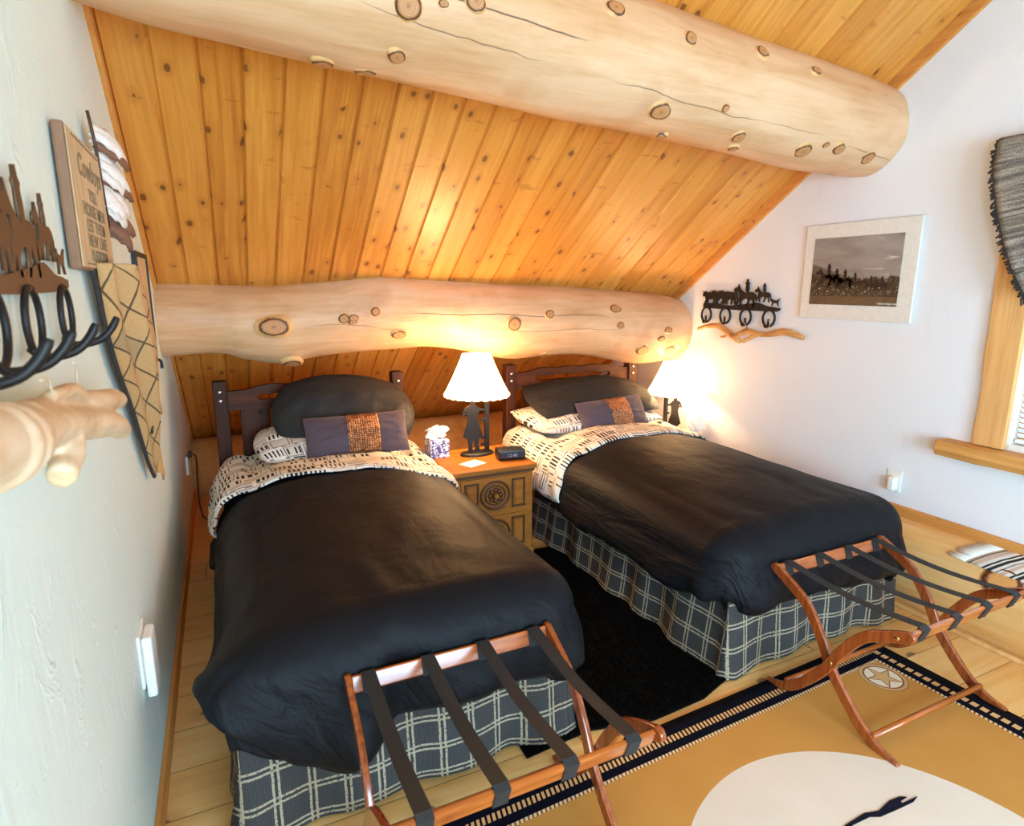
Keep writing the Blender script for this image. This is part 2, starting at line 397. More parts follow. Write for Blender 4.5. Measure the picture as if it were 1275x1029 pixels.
def f_drift(pale):
    def f():
        x, y, z = coords()
        g = noise(xyz(x * 9, y * 9, z * 26), 1.0, 5, 0.6, 0.8); b = noise(xyz(x, y, z), 7, 3)
        st = [(0.3, srgb(182, 124, 82)), (0.45, srgb(214, 178, 138)), (0.65, srgb(230, 208, 180))] if pale else [(0.3, srgb(138, 84, 42)), (0.5, srgb(204, 146, 84)), (0.72, srgb(236, 190, 126))]
        return {'Base Color': ramp(g * 0.5 + b * 0.5, st), 'Roughness': 0.55, 'Normal': bump(g, 0.25, 0.006)}
    return f
M['drift_pale'] = mat('pale_peeled_driftwood', f_drift(True)); M['drift_amber'] = mat('amber_driftwood', f_drift(False))
def f_valance():
    u, v = uv()
    st = noise(xyz(u * 3, v * 60, 0.0), 1.0, 4, 0.7, 0.4); w = noise(xyz(u * 260, v * 120, 2.0), 1.0, 2)
    c = ramp(st * 0.75 + w * 0.3 - 0.02, [(0.34, srgb(56, 54, 54)), (0.5, srgb(128, 122, 114)), (0.66, srgb(196, 188, 174))])
    return {'Base Color': c, 'Roughness': 0.95, 'Normal': bump(w + st, 0.7, 0.006)}
M['valance'] = mat('grey_striped_wool', f_valance)
def f_mat_stripes():
    u, v = uv()
    f = frac(v / 0.105)
    c = mixc(lt(f, 0.16), srgb(226, 220, 210), srgb(40, 38, 40)); c = mixc(lt(abs_(f - 0.30), 0.05), c, srgb(40, 38, 40))
    c = mixc(lt(abs_(f - 0.62), 0.09), c, srgb(206, 176, 156)); c = mixc(lt(abs_(f - 0.82), 0.03), c, srgb(120, 104, 96))
    return {'Base Color': c, 'Roughness': 0.95, 'Normal': bump(noise(xyz(u * 200, v * 200, 0.0), 1.0, 2), 0.5, 0.004)}
M['mat_stripes'] = mat('striped_cotton_weave', f_mat_stripes)
M['cotton'] = plain('white_cotton_fringe', srgb(232, 226, 216), 0.9)
def f_tissue():
    x, y, z = coords()
    n = noise(xyz(x, y, z), 42, 3, 0.5, 1.6)
    return {'Base Color': mixc(step(n, 0.47, 0.52), srgb(74, 70, 138), srgb(232, 230, 240)), 'Roughness': 0.5}
M['tissue_box'] = mat('violet_swirl_card', f_tissue)
M['blind'] = plain('white_blind_slat', srgb(244, 246, 248), 0.4)
M['lcd'] = plain('smoky_display', (0.03, 0.034, 0.045), 0.15)
M['dim_digits'] = plain('grey_display_marks', srgb(150, 150, 165), 0.5)
M['foliage'] = plain('garden_green', srgb(120, 150, 96), 0.9)

# ------------------------------------------------------------------ geometry helper
def link(name, me, m=None, parent=None, smooth=True):
    o = bpy.data.objects.new(name, me); COL.objects.link(o)
    if m is not None:
        for q in (m if isinstance(m, (list, tuple)) else [m]): me.materials.append(M[q] if isinstance(q, str) else q)
    if smooth:
        for p in me.polygons: p.use_smooth = True
    if parent is not None: o.parent = parent
    return o
def root_loc(o):
    while o.parent is not None: o = o.parent
    return Vector(o.location)
def obj(name, bm, m=None, parent=None, smooth=False, mods=()):
    """bm in world space; moved into the parent's space."""
    if parent is not None: bmesh.ops.translate(bm, verts=bm.verts, vec=-root_loc(parent))
    else:
        pass
    me = bpy.data.meshes.new(name); bmesh.ops.recalc_face_normals(bm, faces=bm.faces); bm.to_mesh(me); bm.free()
    o = link(name, me, m, parent, smooth)
    for k, kw in mods:
        md = o.modifiers.new(k.lower(), k)
        for a, b in kw.items(): setattr(md, a, b)
    return o
def origin(o, p):
    """Put a top-level mesh's origin at p."""
    p = Vector(p); o.data.transform(Matrix.Translation(-p)); o.location = p; return o
def tag(o, label, cat, group=None):
    o['label'] = label; o['category'] = cat
    if group: o['group'] = group
    return o
def thing(name, loc, label, cat, group=None):
    o = bpy.data.objects.new(name, None); COL.objects.link(o); o.location = loc; o.empty_display_size = 0.05
    return tag(o, label, cat, group)
def struct(o): o['kind'] = 'structure'; return o
def stuff(o): o['kind'] = 'stuff'; return o
BEV = lambda w=0.004, s=2: ('BEVEL', dict(width=w, segments=s, limit_method='ANGLE', angle_limit=0.6))
SUB = lambda n=1: ('SUBSURF', dict(levels=n, render_levels=n))
SOL = lambda t, off=-1: ('SOLIDIFY', dict(thickness=t, offset=off))
def B(): return bmesh.new()
def box(bm, x0, x1, y0, y1, z0, z1):
    v = [bm.verts.new(p) for p in ((x0, y0, z0), (x1, y0, z0), (x1, y1, z0), (x0, y1, z0), (x0, y0, z1), (x1, y0, z1), (x1, y1, z1), (x0, y1, z1))]
    for f in ((0, 3, 2, 1), (4, 5, 6, 7), (0, 1, 5, 4), (1, 2, 6, 5), (2, 3, 7, 6), (3, 0, 4, 7)): bm.faces.new([v[i] for i in f])
    return v
def bx(*a): bm = B(); box(bm, *a); return bm
def xf(bm, m): bmesh.ops.transform(bm, matrix=m, verts=bm.verts); return bm
def tube(bm, pts, rad, n=10, cap=True):
    pts = [Vector(p) for p in pts]; R = rad if isinstance(rad, (list, tuple)) else [rad] * len(pts)
    rings = []; up = None
    for i, p in enumerate(pts):
        t = (pts[min(i + 1, len(pts) - 1)] - pts[max(i - 1, 0)]).normalized()
        if up is None: up = Vector((0, 0, 1)) if abs(t.z) < 0.9 else Vector((1, 0, 0))
        a = t.cross(up).normalized(); b = a.cross(t).normalized(); up = b
        rings.append([bm.verts.new(p + (a * math.cos(2 * PI * k / n) + b * math.sin(2 * PI * k / n)) * R[i]) for k in range(n)])
    for i in range(len(rings) - 1):
        for k in range(n): bm.faces.new((rings[i][k], rings[i][(k + 1) % n], rings[i + 1][(k + 1) % n], rings[i + 1][k]))
    if cap: bm.faces.new(rings[0][::-1]); bm.faces.new(rings[-1])
    return bm
def spline(pts, n=8):
    pts = [Vector(p) for p in pts]; out = []
    for i in range(len(pts) - 1):
        p0, p1, p2, p3 = pts[max(i - 1, 0)], pts[i], pts[i + 1], pts[min(i + 2, len(pts) - 1)]
        for k in range(n):
            t = k / n
            out.append(0.5 * ((2 * p1) + (p2 - p0) * t + (2 * p0 - 5 * p1 + 4 * p2 - p3) * t * t + (3 * p1 - p0 - 3 * p2 + p3) * t ** 3))
    out.append(pts[-1]); return out
def lathe(bm, prof, c, n=32, cap=True):
    rings = [[bm.verts.new((c[0] + r * math.cos(2 * PI * k / n), c[1] + r * math.sin(2 * PI * k / n), c[2] + z)) for k in range(n)] for r, z in prof]
    for i in range(len(rings) - 1):
        for k in range(n): bm.faces.new((rings[i][k], rings[i][(k + 1) % n], rings[i + 1][(k + 1) % n], rings[i + 1][k]))
    if cap: bm.faces.new(rings[0][::-1]); bm.faces.new(rings[-1])
    return bm
def ball(bm, c, r, sub=2):
    g = bmesh.ops.create_icosphere(bm, subdivisions=sub, radius=1)
    rr = r if isinstance(r, (tuple, list)) else (r, r, r)
    for v in g['verts']: v.co = Vector((v.co.x * rr[0] + c[0], v.co.y * rr[1] + c[1], v.co.z * rr[2] + c[2]))
    return bm
def grid(fn, us, vs, uvfn=None):
    bm = B(); layer = bm.loops.layers.uv.new('UVMap'); G = [[bm.verts.new(fn(u, v)) for v in vs] for u in us]
    for i in range(len(us) - 1):
        for j in range(len(vs) - 1):
            f = bm.faces.new((G[i][j], G[i + 1][j], G[i + 1][j + 1], G[i][j + 1]))
            for l, (a, b) in zip(f.loops, ((i, j), (i + 1, j), (i + 1, j + 1), (i, j + 1))):
                l[layer].uv = uvfn(us[a], vs[b]) if uvfn else (us[a], vs[b])
    return bm
def lin(a, b, n): return [a + (b - a) * i / n for i in range(n + 1)]
def cutout(splines, thick, mx4, bev=0.0, smooth_spl=False):
    """Closed 2D outlines (holes allowed) extruded to a plate, then placed by a matrix."""
    cu = bpy.data.curves.new('outline', 'CURVE'); cu.dimensions = '2D'; cu.fill_mode = 'BOTH'; cu.extrude = thick / 2 - bev; cu.bevel_depth = bev; cu.bevel_resolution = 1; cu.offset = -bev
    for s in splines:
        sp = cu.splines.new('POLY'); sp.points.add(len(s) - 1); sp.use_cyclic_u = True
        for p, q in zip(sp.points, s): p.co = (q[0], q[1], 0, 1)
    return curve_bm(cu, mx4)
def curve_bm(cu, mx4):
    o = bpy.data.objects.new('outline', cu); COL.objects.link(o)
    dg = bpy.context.evaluated_depsgraph_get(); me = bpy.data.meshes.new_from_object(o.evaluated_get(dg))
    bm = B(); bm.from_mesh(me); bmesh.ops.remove_doubles(bm, verts=bm.verts, dist=1e-5); xf(bm, mx4)
    bpy.data.objects.remove(o); bpy.data.curves.remove(cu); bpy.data.meshes.remove(me); return bm
def text_bm(s, size, mx4, thick=0.002, shear=0.0, bold=0.0):
    cu = bpy.data.curves.new('lettering', 'FONT'); cu.body = s; cu.size = size; cu.extrude = thick / 2; cu.align_x = 'CENTER'; cu.shear = shear; cu.offset = bold
    cu.resolution_u = 3
    return curve_bm(cu, mx4)
def frame_m(o, ex, ey, ez):
    m = Matrix((Vector(ex), Vector(ey), Vector(ez))).transposed().to_4x4(); m.translation = Vector(o); return m
def join(*bms):
    out = B()
    for b in bms:
        me = bpy.data.meshes.new('j'); b.to_mesh(me); b.free(); out.from_mesh(me); bpy.data.meshes.remove(me)
    return out
def mirror2(s, cx=0.0): return [(2 * cx - x, y) for x, y in s]
def sstep(x): x = max(0, min(1, x)); return x * x * (3 - 2 * x)
def fb(x, y, z=0.0, o=4): return mn.fractal(Vector((x, y, z)), 0.8, 2.0, o)

# ------------------------------------------------------------------ room shell
YB, YF, TOP = 5.42, -2.3, 3.9
struct(obj('floor', bx(WL - 0.1, WR + 0.2, YF, YB, -0.1, 0.0), 'floor'))
U0, U1, UZ0, UZ1 = -2.0, -.7, .8, 2.0      # unseen window added in the left wall behind the camera, for fill light
bm = B(); ys = [YF, U0, U1, YB]; zs = [0, UZ0, UZ1, TOP]
for i in range(3):
    for j in range(3):
        if (i, j) != (1, 1): box(bm, WL - .12, WL, ys[i], ys[i + 1], zs[j], zs[j + 1])
bmesh.ops.remove_doubles(bm, verts=bm.verts, dist=1e-5)
struct(obj('wall_left', bm, 'wall_l'))
W0, W1, WZ0, WZ1 = 0.12, 1.40, 0.88, 1.96          # opening of the right-hand window (y, z)
bm = B()
ys = [YF, W0, W1, YB]; zs = [0, WZ0, WZ1, TOP]
for i in range(3):
    for j in range(3):
        if (i, j) != (1, 1): box(bm, WR, WR + 0.14, ys[i], ys[i + 1], zs[j], zs[j + 1])
bmesh.ops.remove_doubles(bm, verts=bm.verts, dist=1e-5)
struct(obj('wall_right', bm, 'wall_r'))
# wall behind the camera, with a wide window added for fill light
V0, V1, VZ0, VZ1 = -0.16, 1.95, 0.35, 2.1
bm = B(); xs = [WL, V0, V1, WR]; zs = [0, VZ0, VZ1, TOP]
for i in range(3):
    for j in range(3):
        if (i, j) != (1, 1): box(bm, xs[i], xs[i + 1], YF - 0.14, YF, zs[j], zs[j + 1])
bmesh.ops.remove_doubles(bm, verts=bm.verts, dist=1e-5)
struct(obj('wall_front', bm, 'wall_r'))
struct(obj('wall_back', bx(WL, WR, 5.30, 5.42, 0, 0.6), 'ylog'))
# sloping board ceiling: V-grooved planks running up the slope, both sides of the ridge
def ceiling_bm(ya, yb, zf):
    bm = B(); W = 0.1373; x = 0.001 - 3 * W; prof = []
    while x < WR + 0.05:
        prof += [(x - .0016, 0.013), (x + .0016, 0.013), (x + 0.010, 0.0), (x + W * 0.5, 0.0015), (x + W - 0.010, 0.0)]; x += W
    n = 24; rows = []
    for i in range(n + 1):
        y = ya + (yb - ya) * i / n; rows.append([bm.verts.new((px, y, zf(y) + pz)) for px, pz in prof])
    for i in range(n):
        for k in range(len(prof) - 1): bm.faces.new((rows[i][k], rows[i][k + 1], rows[i + 1][k + 1], rows[i + 1][k]))
    return bm
RY = 0.35; RZ = ceil_z(RY)
bm = join(ceiling_bm(RY, 5.42, ceil_z), ceiling_bm(YF - 0.05, RY, lambda y: RZ - 0.62 * (RY - y)))
struct(obj('ceiling', bm, 'ceiling'))
bm = B()
for f in (lambda y: ceil_z(y),):
    pass
v = [bm.verts.new(p) for p in ((WL - .2, RY, RZ + .06), (WR + .2, RY, RZ + .06), (WR + .2, 5.5, ceil_z(5.5) + .06), (WL - .2, 5.5, ceil_z(5.5) + .06))]; bm.faces.new(v)
v2 = [bm.verts.new(p) for p in ((WL - .2, YF - .2, RZ + .06 - .62 * (RY - YF + .2)), (WR + .2, YF - .2, RZ + .06 - .62 * (RY - YF + .2)))]; bm.faces.new((v2[0], v2[1], v[1], v[0]))
struct(obj('light_tight_deck', bm, 'casing'))   # unseen roof deck above the boards, added to keep stray light out
# trim boards where the boards meet the side walls
def slope_strip(x0, x1, drop0, drop1, ya, yb):
    nrm = Vector((0, SL, 1)).normalized(); bm = B(); P = []
    for y in (ya, yb):
        base = Vector((0, y, ceil_z(y)))
        P += [base - nrm * drop0 + Vector((x, 0, 0)) for x in (x0, x1)] + [base - nrm * drop1 + Vector((x, 0, 0)) for x in (x1, x0)]
    v = [bm.verts.new(p) for p in P]
    for f in ((0, 1, 2, 3), (7, 6, 5, 4), (0, 4, 5, 1), (1, 5, 6, 2), (2, 6, 7, 3), (3, 7, 4, 0)): bm.faces.new([v[i] for i in f])
    return bm
struct(obj('trim_1', slope_strip(WR - 0.022, WR, -0.004, 0.052, RY, 5.25), 'trim'))
struct(obj('trim_2', slope_strip(WL, WL + 0.016, -0.004, 0.048, RY, 5.25), 'trim'))
struct(obj('baseboard_left', bx(WL, WL + 0.014, YF, 5.0, 0, 0.085), 'trim', mods=[BEV(0.003)]))
struct(obj('trim_3', bx(WR - 0.022, WR, YF, 5.1, 0.412, 0.465), 'trim', mods=[BEV(0.003)]))

# ------------------------------------------------------------------ log beams
def log_bm(stations, n=40, seed=0.0, bumps=()):
    pts = spline([(x, y, z) for x, y, z, r in stations], 8); rr = [p.x for p in spline([(r, 0, 0) for *_, r in stations], 8)]
    bm = B(); rings = []
    for p, r in zip(pts, rr):
        ring = []
        for k in range(n):
            a = 2 * PI * k / n; d = Vector((0, math.cos(a), math.sin(a)))
            q = r * (1 + 0.03 * fb(p.x * 1.3 + seed, math.cos(a) * 1.2, math.sin(a) * 1.2, 3))
            for bx_, ba, bw, bh in bumps:
                da = (a - ba + PI) % (2 * PI) - PI
                q += bh * math.exp(-((p.x - bx_) / bw) ** 2 - (da * r / bw) ** 2)
            ring.append(bm.verts.new((p.x, p.y + d.y * q, p.z + d.z * q)))
        rings.append(ring)
    for i in range(len(rings) - 1):
        for k in range(n): bm.faces.new((rings[i][k], rings[i + 1][k], rings[i + 1][(k + 1) % n], rings[i][(k + 1) % n]))
    bm.faces.new(rings[0]); bm.faces.new(rings[-1][::-1])
    return bm, list(zip(pts, rr))
def knot_on(parent, axis, px_x, ang, size, raise_=0.0, m='knot', ell=1.25, h=0.012, name='knot'):
    p, r = min(axis, key=lambda t: abs(t[0].x - px_x))
    nrm = Vector((0, math.cos(ang), math.sin(ang))); tx = Vector((1, 0, 0)); ty = nrm.cross(tx)
    bm = B(); n = 28; prof = [(1.5, -0.012), (1.22, h * .35), (1.0, h * 0.8), (0.8, h), (0.45, h * 0.8), (0.0, h * 0.85)]
    base = Vector((px_x, p.y, p.z)) + nrm * (r * 0.995 + raise_)
    rings = []
    for q, hh in prof[:-1]:
        rings.append([bm.verts.new(base + nrm * (hh - (size * q) ** 2 * math.sin(2 * PI * k / n) ** 2 / (2 * r)) + (tx * math.cos(2 * PI * k / n) * ell + ty * math.sin(2 * PI * k / n)) * size * q * (1 + 0.12 * math.sin(4 * PI * k / n + px_x * 30) + .05 * math.sin(6 * PI * k / n + px_x * 70))) for k in range(n)])
    c = bm.verts.new(base + nrm * prof[-1][1])
    for i in range(len(rings) - 1):
        for k in range(n): bm.faces.new((rings[i][k], rings[i][(k + 1) % n], rings[i + 1][(k + 1) % n], rings[i + 1][k]))
    for k in range(n): bm.faces.new((rings[-1][k], rings[-1][(k + 1) % n], c))
    # own axes so the ring pattern lies in the knot's face
    rot = frame_m(base, tx, ty, nrm)
    xf(bm, rot.inverted()); me = bpy.data.meshes.new(name); bmesh.ops.recalc_face_normals(bm, faces=bm.faces); bm.to_mesh(me); bm.free()
    o = link(name, me, m, parent, True); o.matrix_local = Matrix.Translation(-root_loc(parent)) @ rot
    return o
YL = 3.63
low = [(-0.30, YL, 1.384, .205), (-0.127, YL, 1.385, .197), (0.0, YL, 1.380, .195), (.095, YL, 1.362, .207), (.25, YL, 1.345, .218), (.415, YL, 1.366, .221), (.586, YL, 1.386, .225), (.718, YL, 1.402, .238), (.831, YL, 1.412, .243), (.996, YL, 1.410, .236),
       (1.143, YL, 1.405, .228), (1.346, YL, 1.383, .232), (1.555, YL, 1.348, .244), (1.72, YL, 1.333, .249), (1.896, YL, 1.331, .242), (2.079, YL, 1.329, .234), (2.267, YL, 1.317, .233), (2.457, YL, 1.290, .244), (2.655, YL, 1.262, .256), (2.873, YL, 1.250, .246), (3.06, YL, 1.246, .216)]
lb = thing('log_beam', (1.4, YL, 1.35), 'lower peeled log beam under the sloping ceiling, right above the headboards', 'log beam')
bm, ax = log_bm(low, seed=2.0, bumps=[(0.27, PI * 1.02, 0.06, 0.016), (0.33, PI * 1.36, 0.06, 0.03)])
obj('log', bm, 'log_low', lb, smooth=True)
for kx, ka, ks, *up_ in [(0.25, PI * 1.01, .047, .016), (0.335, PI * 1.345, .036, .030), (.605, PI * 1.02, .021), (.655, PI * 1.025, .018), (.65, PI * 1.055, .015), (.775, PI * 1.0, .019), (.91, PI * 1.19, .027), (1.62, PI * 1.02, .034), (1.90, PI * 1.35, .016), (1.87, PI * .94, .022), (2.41, PI * 1.0, .02), (2.38, PI * .86, .028), (2.62, PI * 1.19, .036), (2.75, PI * 1.08, .02), (2.86, PI * 1.2, .038), (2.80, PI * 1.0, .022)]:
    knot_on(lb, ax, kx, ka, ks, *up_)
up = [(-0.30, 1.992, 2.478, .222), (-.1, 2.02, 2.460, .226), (.114, 2.042, 2.447, .225), (.45, 2.067, 2.43, .226), (.854, 2.093, 2.412, .225), (1.18, 2.117, 2.395, .228), (1.55, 2.137, 2.382, .226), (2.0, 2.167, 2.361, .224), (2.25, 2.184, 2.349, .228), (2.53, 2.203, 2.336, .230), (2.83, 2.216, 2.328, .226), (3.06, 2.225, 2.322, .214)]
ub = thing('log_beam', (1.4, 2.1, 2.4), 'upper peeled log beam crossing the ceiling high above the beds, nearest to the camera', 'log beam')
bm, ax2 = log_bm(up, seed=9.0, bumps=[(.42, PI * 1.45, .08, .01), (.62, PI * 1.45, .06, .012)])
obj('log', bm, 'log_high', ub, smooth=True)
for kx, ka, ks in [(.555, PI * 1.14, .030), (.76, PI * 1.06, .024), (.66, PI * 1.1, .010), (.545, PI * 1.34, .020), (-.02, PI * 1.27, .030), (.345, PI * 1.5, .026), (.47, PI * 1.5, .022), (1.28, PI * .90, .024), (1.62, PI * .93, .02), (1.565, PI * 1.30, .032), (1.68, PI * 1.48, .016), (1.86, PI * 1.2, .012), (2.02, PI * .86, .022), (2.02, PI * 1.34, .024), (2.06, PI * 1.43, .018), (2.42, PI * 1.31, .032), (2.52, PI * 1.24, .013), (2.62, PI * 1.25, .024), (2.86, PI * 1.27, .028), (2.35, PI * .86, .018)]:
    knot_on(ub, ax2, kx, ka, ks)
# half-buried logs along the foot of the walls
def ylog_bm(x, z, r, y0, y1, seed):
    bm = B(); n = 40; rings = []
    for i in range(41):
        y = y0 + (y1 - y0) * i / 40
        rings.append([bm.verts.new((x + math.cos(2 * PI * k / n) * r * (1 + .02 * fb(y * 1.5 + seed, math.cos(2 * PI * k / n), math.sin(2 * PI * k / n), 3)), y, z + math.sin(2 * PI * k / n) * r * (1 + .02 * fb(y * 1.5 + seed, math.cos(2 * PI * k / n), math.sin(2 * PI * k / n), 3)))) for k in range(n)])
    for i in range(40):
        for k in range(n): bm.faces.new((rings[i][k], rings[i + 1][k], rings[i + 1][(k + 1) % n], rings[i][(k + 1) % n]))
    bm.faces.new(rings[0]); bm.faces.new(rings[-1][::-1]); return bm
LX, LZ, LR = 3.115, 0.188, 0.243
wl = thing('wall_log', (LX, 1.4, 0), 'thick honey pine log lying along the floor under the white window wall', 'log')
obj('log', ylog_bm(LX, LZ, LR, YF, 5.2, 4.0), 'ylog', wl, smooth=True)
bm = B(); n = 24; ka = math.radians(147); nr = Vector((math.cos(ka), 0, math.sin(ka))); ty = nr.cross(Vector((0, 1, 0)))
kb = Vector((LX, 1.26, LZ)) + nr * LR
rings = [[bm.verts.new(Vector((math.cos(2 * PI * k / n) * .082 * q, math.sin(2 * PI * k / n) * .072 * q, hh - (math.sin(2 * PI * k / n) * .072 * q) ** 2 / (2 * LR)))) for k in range(n)] for q, hh in ((1.0, 0.002), (.8, .008), (.4, .006))]
for i in range(2):
    for k in range(n): bm.faces.new((rings[i][k], rings[i][(k + 1) % n], rings[i + 1][(k + 1) % n], rings[i + 1][k]))
bm.faces.new(rings[2])
me = bpy.data.meshes.new('knot'); bm.to_mesh(me); bm.free(); o = link('knot', me, 'burl', wl); o.matrix_local = Matrix.Translation(-root_loc(wl)) @ frame_m(kb, (0, 1, 0), ty, nr)
struct(obj('pale_strip', bx(2.905, 2.96, YF, 1.9, 0, 0.022), 'casing', mods=[BEV(0.006)]))  # pale raised strip along the foot of the log
bl = thing('wall_log', (1.4, 5.05, 0), 'honey pine log along the low back wall under the eave, behind the headboards', 'log')
bm = B(); n = 32; rings = [[bm.verts.new((WL + (WR - WL) * i / 20, 5.08 + math.cos(2 * PI * k / n) * .26, .165 + math.sin(2 * PI * k / n) * .235)) for k in range(n)] for i in range(21)]
for i in range(20):
    for k in range(n): bm.faces.new((rings[i][k], rings[i + 1][k], rings[i + 1][(k + 1) % n], rings[i][(k + 1) % n]))
bm.faces.new(rings[0]); bm.faces.new(rings[-1][::-1]); obj('log', bm, 'ylog', bl, smooth=True)

# ------------------------------------------------------------------ windows
def window_right():
    w = bpy.data.objects.new('window_1', None); COL.objects.link(w); w.location = (WR, .76, WZ0); struct(w)
    def side(ya, yb, flip):
        bm = B(); n = 24; L, R = [], []
        for i in range(n + 1):
            z = .86 + (2.06 - .86) * i / n; wv = .010 * fb(z * 3.0, 2.0 + ya, 0, 3) + .022 * (z - .86) / 1.2 * (-1 if not flip else 1)
            a, b = (ya + wv, yb) if flip else (ya, yb - wv * 1.0)
            for xx, st in ((WR - .028, L), (WR, R)): st.append((bm.verts.new((xx, a, z)), bm.verts.new((xx, b, z))))
        for i in range(n):
            bm.faces.new((L[i][0], L[i][1], L[i + 1][1], L[i + 1][0])); bm.faces.new((L[i][1], R[i][1], R[i + 1][1], L[i + 1][1])); bm.faces.new((L[i][0], L[i + 1][0], R[i + 1][0], R[i][0]))
        bm.faces.new((L[-1][0], L[-1][1], R[-1][1], R[-1][0])); return bm
    obj('casing', side(1.395, 1.515, False), 'casing', w, mods=[BEV(.004)])
    obj('casing', side(.005, .125, True), 'casing', w, mods=[BEV(.004)])
    obj('casing', bx(WR - .028, WR, .005, 1.515, 1.955, 2.06), 'sillwood', w, mods=[BEV(.004)])
    bm = B(); n = 30; rows = []
    for i in range(n + 1):
        y = -.11 + (1.635 + .11) * i / n; ex = WR - .095 + .006 * fb(y * 4, 1, 0, 3)
        rows.append([bm.verts.new(p) for p in ((WR + .1, y, .782), (ex + .008, y, .785 + .006 * fb(y * 5, 8, 0, 2)), (ex - .004, y, .815), (ex + .004, y, .855), (WR + .1, y, .858))])
    for i in range(n):
        for k in range(5): bm.faces.new((rows[i][k], rows[i][(k + 1) % 5], rows[i + 1][(k + 1) % 5], rows[i + 1][k]))
    bm.faces.new(rows[0]); bm.faces.new(rows[-1][::-1]); obj('sill', bm, 'sillwood', w, mods=[BEV(.004)])
    bm = B(); box(bm, WR - .005, WR + .14, 1.385, 1.40, WZ0, WZ1); box(bm, WR - .005, WR + .14, .12, .135, WZ0, WZ1); box(bm, WR - .005, WR + .14, .135, 1.385, WZ1 - .015, WZ1); box(bm, WR - .005, WR + .14, .135, 1.385, WZ0 - .02, WZ0 + .005)
    obj('jamb', bm, 'white_plastic', w)
    bm = B(); box(bm, WR + .05, WR + .09, 1.33, 1.385, WZ0, WZ1 - .015); box(bm, WR + .05, WR + .09, .135, .19, WZ0, WZ1 - .015); box(bm, WR + .05, WR + .09, .19, 1.33, WZ0, WZ0 + .06); box(bm, WR + .05, WR + .09, .19, 1.33, WZ1 - .07, WZ1 - .015); box(bm, WR + .05, WR + .09, .745, .775, WZ0 + .06, WZ1 - .07)
    obj('sash', bm, 'trim', w, mods=[BEV(.003)])
    obj('pane', bx(WR + .068, WR + .072, .19, 1.33, WZ0 + .06, WZ1 - .07), 'glass', w)
window_right()
wb = thing('window_blind', (WR + .03, .76, WZ0), 'white slatted blind hanging in the right hand window', 'blind')
bm = B(); z = WZ0 + .045; ca, sa = math.cos(.85), math.sin(.85)
while z < WZ1 - .06:
    xf(b := bx(-.0125, .0125, .145, 1.375, -.0008, .0008), Matrix.Translation((WR + .028, 0, z)) @ Matrix.Rotation(.85, 4, 'Y')); bm = join(bm, b); z += .022
obj('slats', bm, 'blind', wb)
obj('bottom_rail', bx(WR + .015, WR + .042, .145, 1.375, WZ0 + .012, WZ0 + .028), 'blind', wb, mods=[BEV(.003)])
obj('head_rail', bx(WR + .008, WR + .046, .14, 1.38, WZ1 - .055, WZ1 - .018), 'blind', wb, mods=[BEV(.003)])
wr = bpy.data.objects.new('fill_window_rear', None); COL.objects.link(wr); wr.location = ((V0 + V1) / 2, YF, VZ0); struct(wr)  # unseen rear window, added to bring in fill light
bm = B(); box(bm, V0 - .1, V0, YF - .14, YF + .025, VZ0 - .1, VZ1 + .1); box(bm, V1, V1 + .1, YF - .14, YF + .025, VZ0 - .1, VZ1 + .1); box(bm, V0, V1, YF - .14, YF + .025, VZ1, VZ1 + .1); box(bm, V0, V1, YF - .14, YF + .06, VZ0 - .1, VZ0); box(bm, (V0 + V1) / 2 - .03, (V0 + V1) / 2 + .03, YF - .1, YF - .05, VZ0, VZ1)
obj('casing', bm, 'casing', wr); obj('pane', bx(V0, V1, YF - .082, YF - .078, VZ0, VZ1), 'glass', wr)

w3 = bpy.data.objects.new('fill_window_left', None); COL.objects.link(w3); w3.location = (WL, (U0 + U1) / 2, UZ0); struct(w3)  # unseen left window, added to brighten the right wall
bm = B(); box(bm, WL - .12, WL + .025, U0 - .1, U0, UZ0 - .1, UZ1 + .1); box(bm, WL - .12, WL + .025, U1, U1 + .1, UZ0 - .1, UZ1 + .1); box(bm, WL - .12, WL + .025, U0, U1, UZ1, UZ1 + .1); box(bm, WL - .12, WL + .06, U0, U1, UZ0 - .1, UZ0)
obj('casing', bm, 'casing', w3); obj('pane', bx(WL - .072, WL - .068, U0, U1, UZ0, UZ1), 'glass', w3)

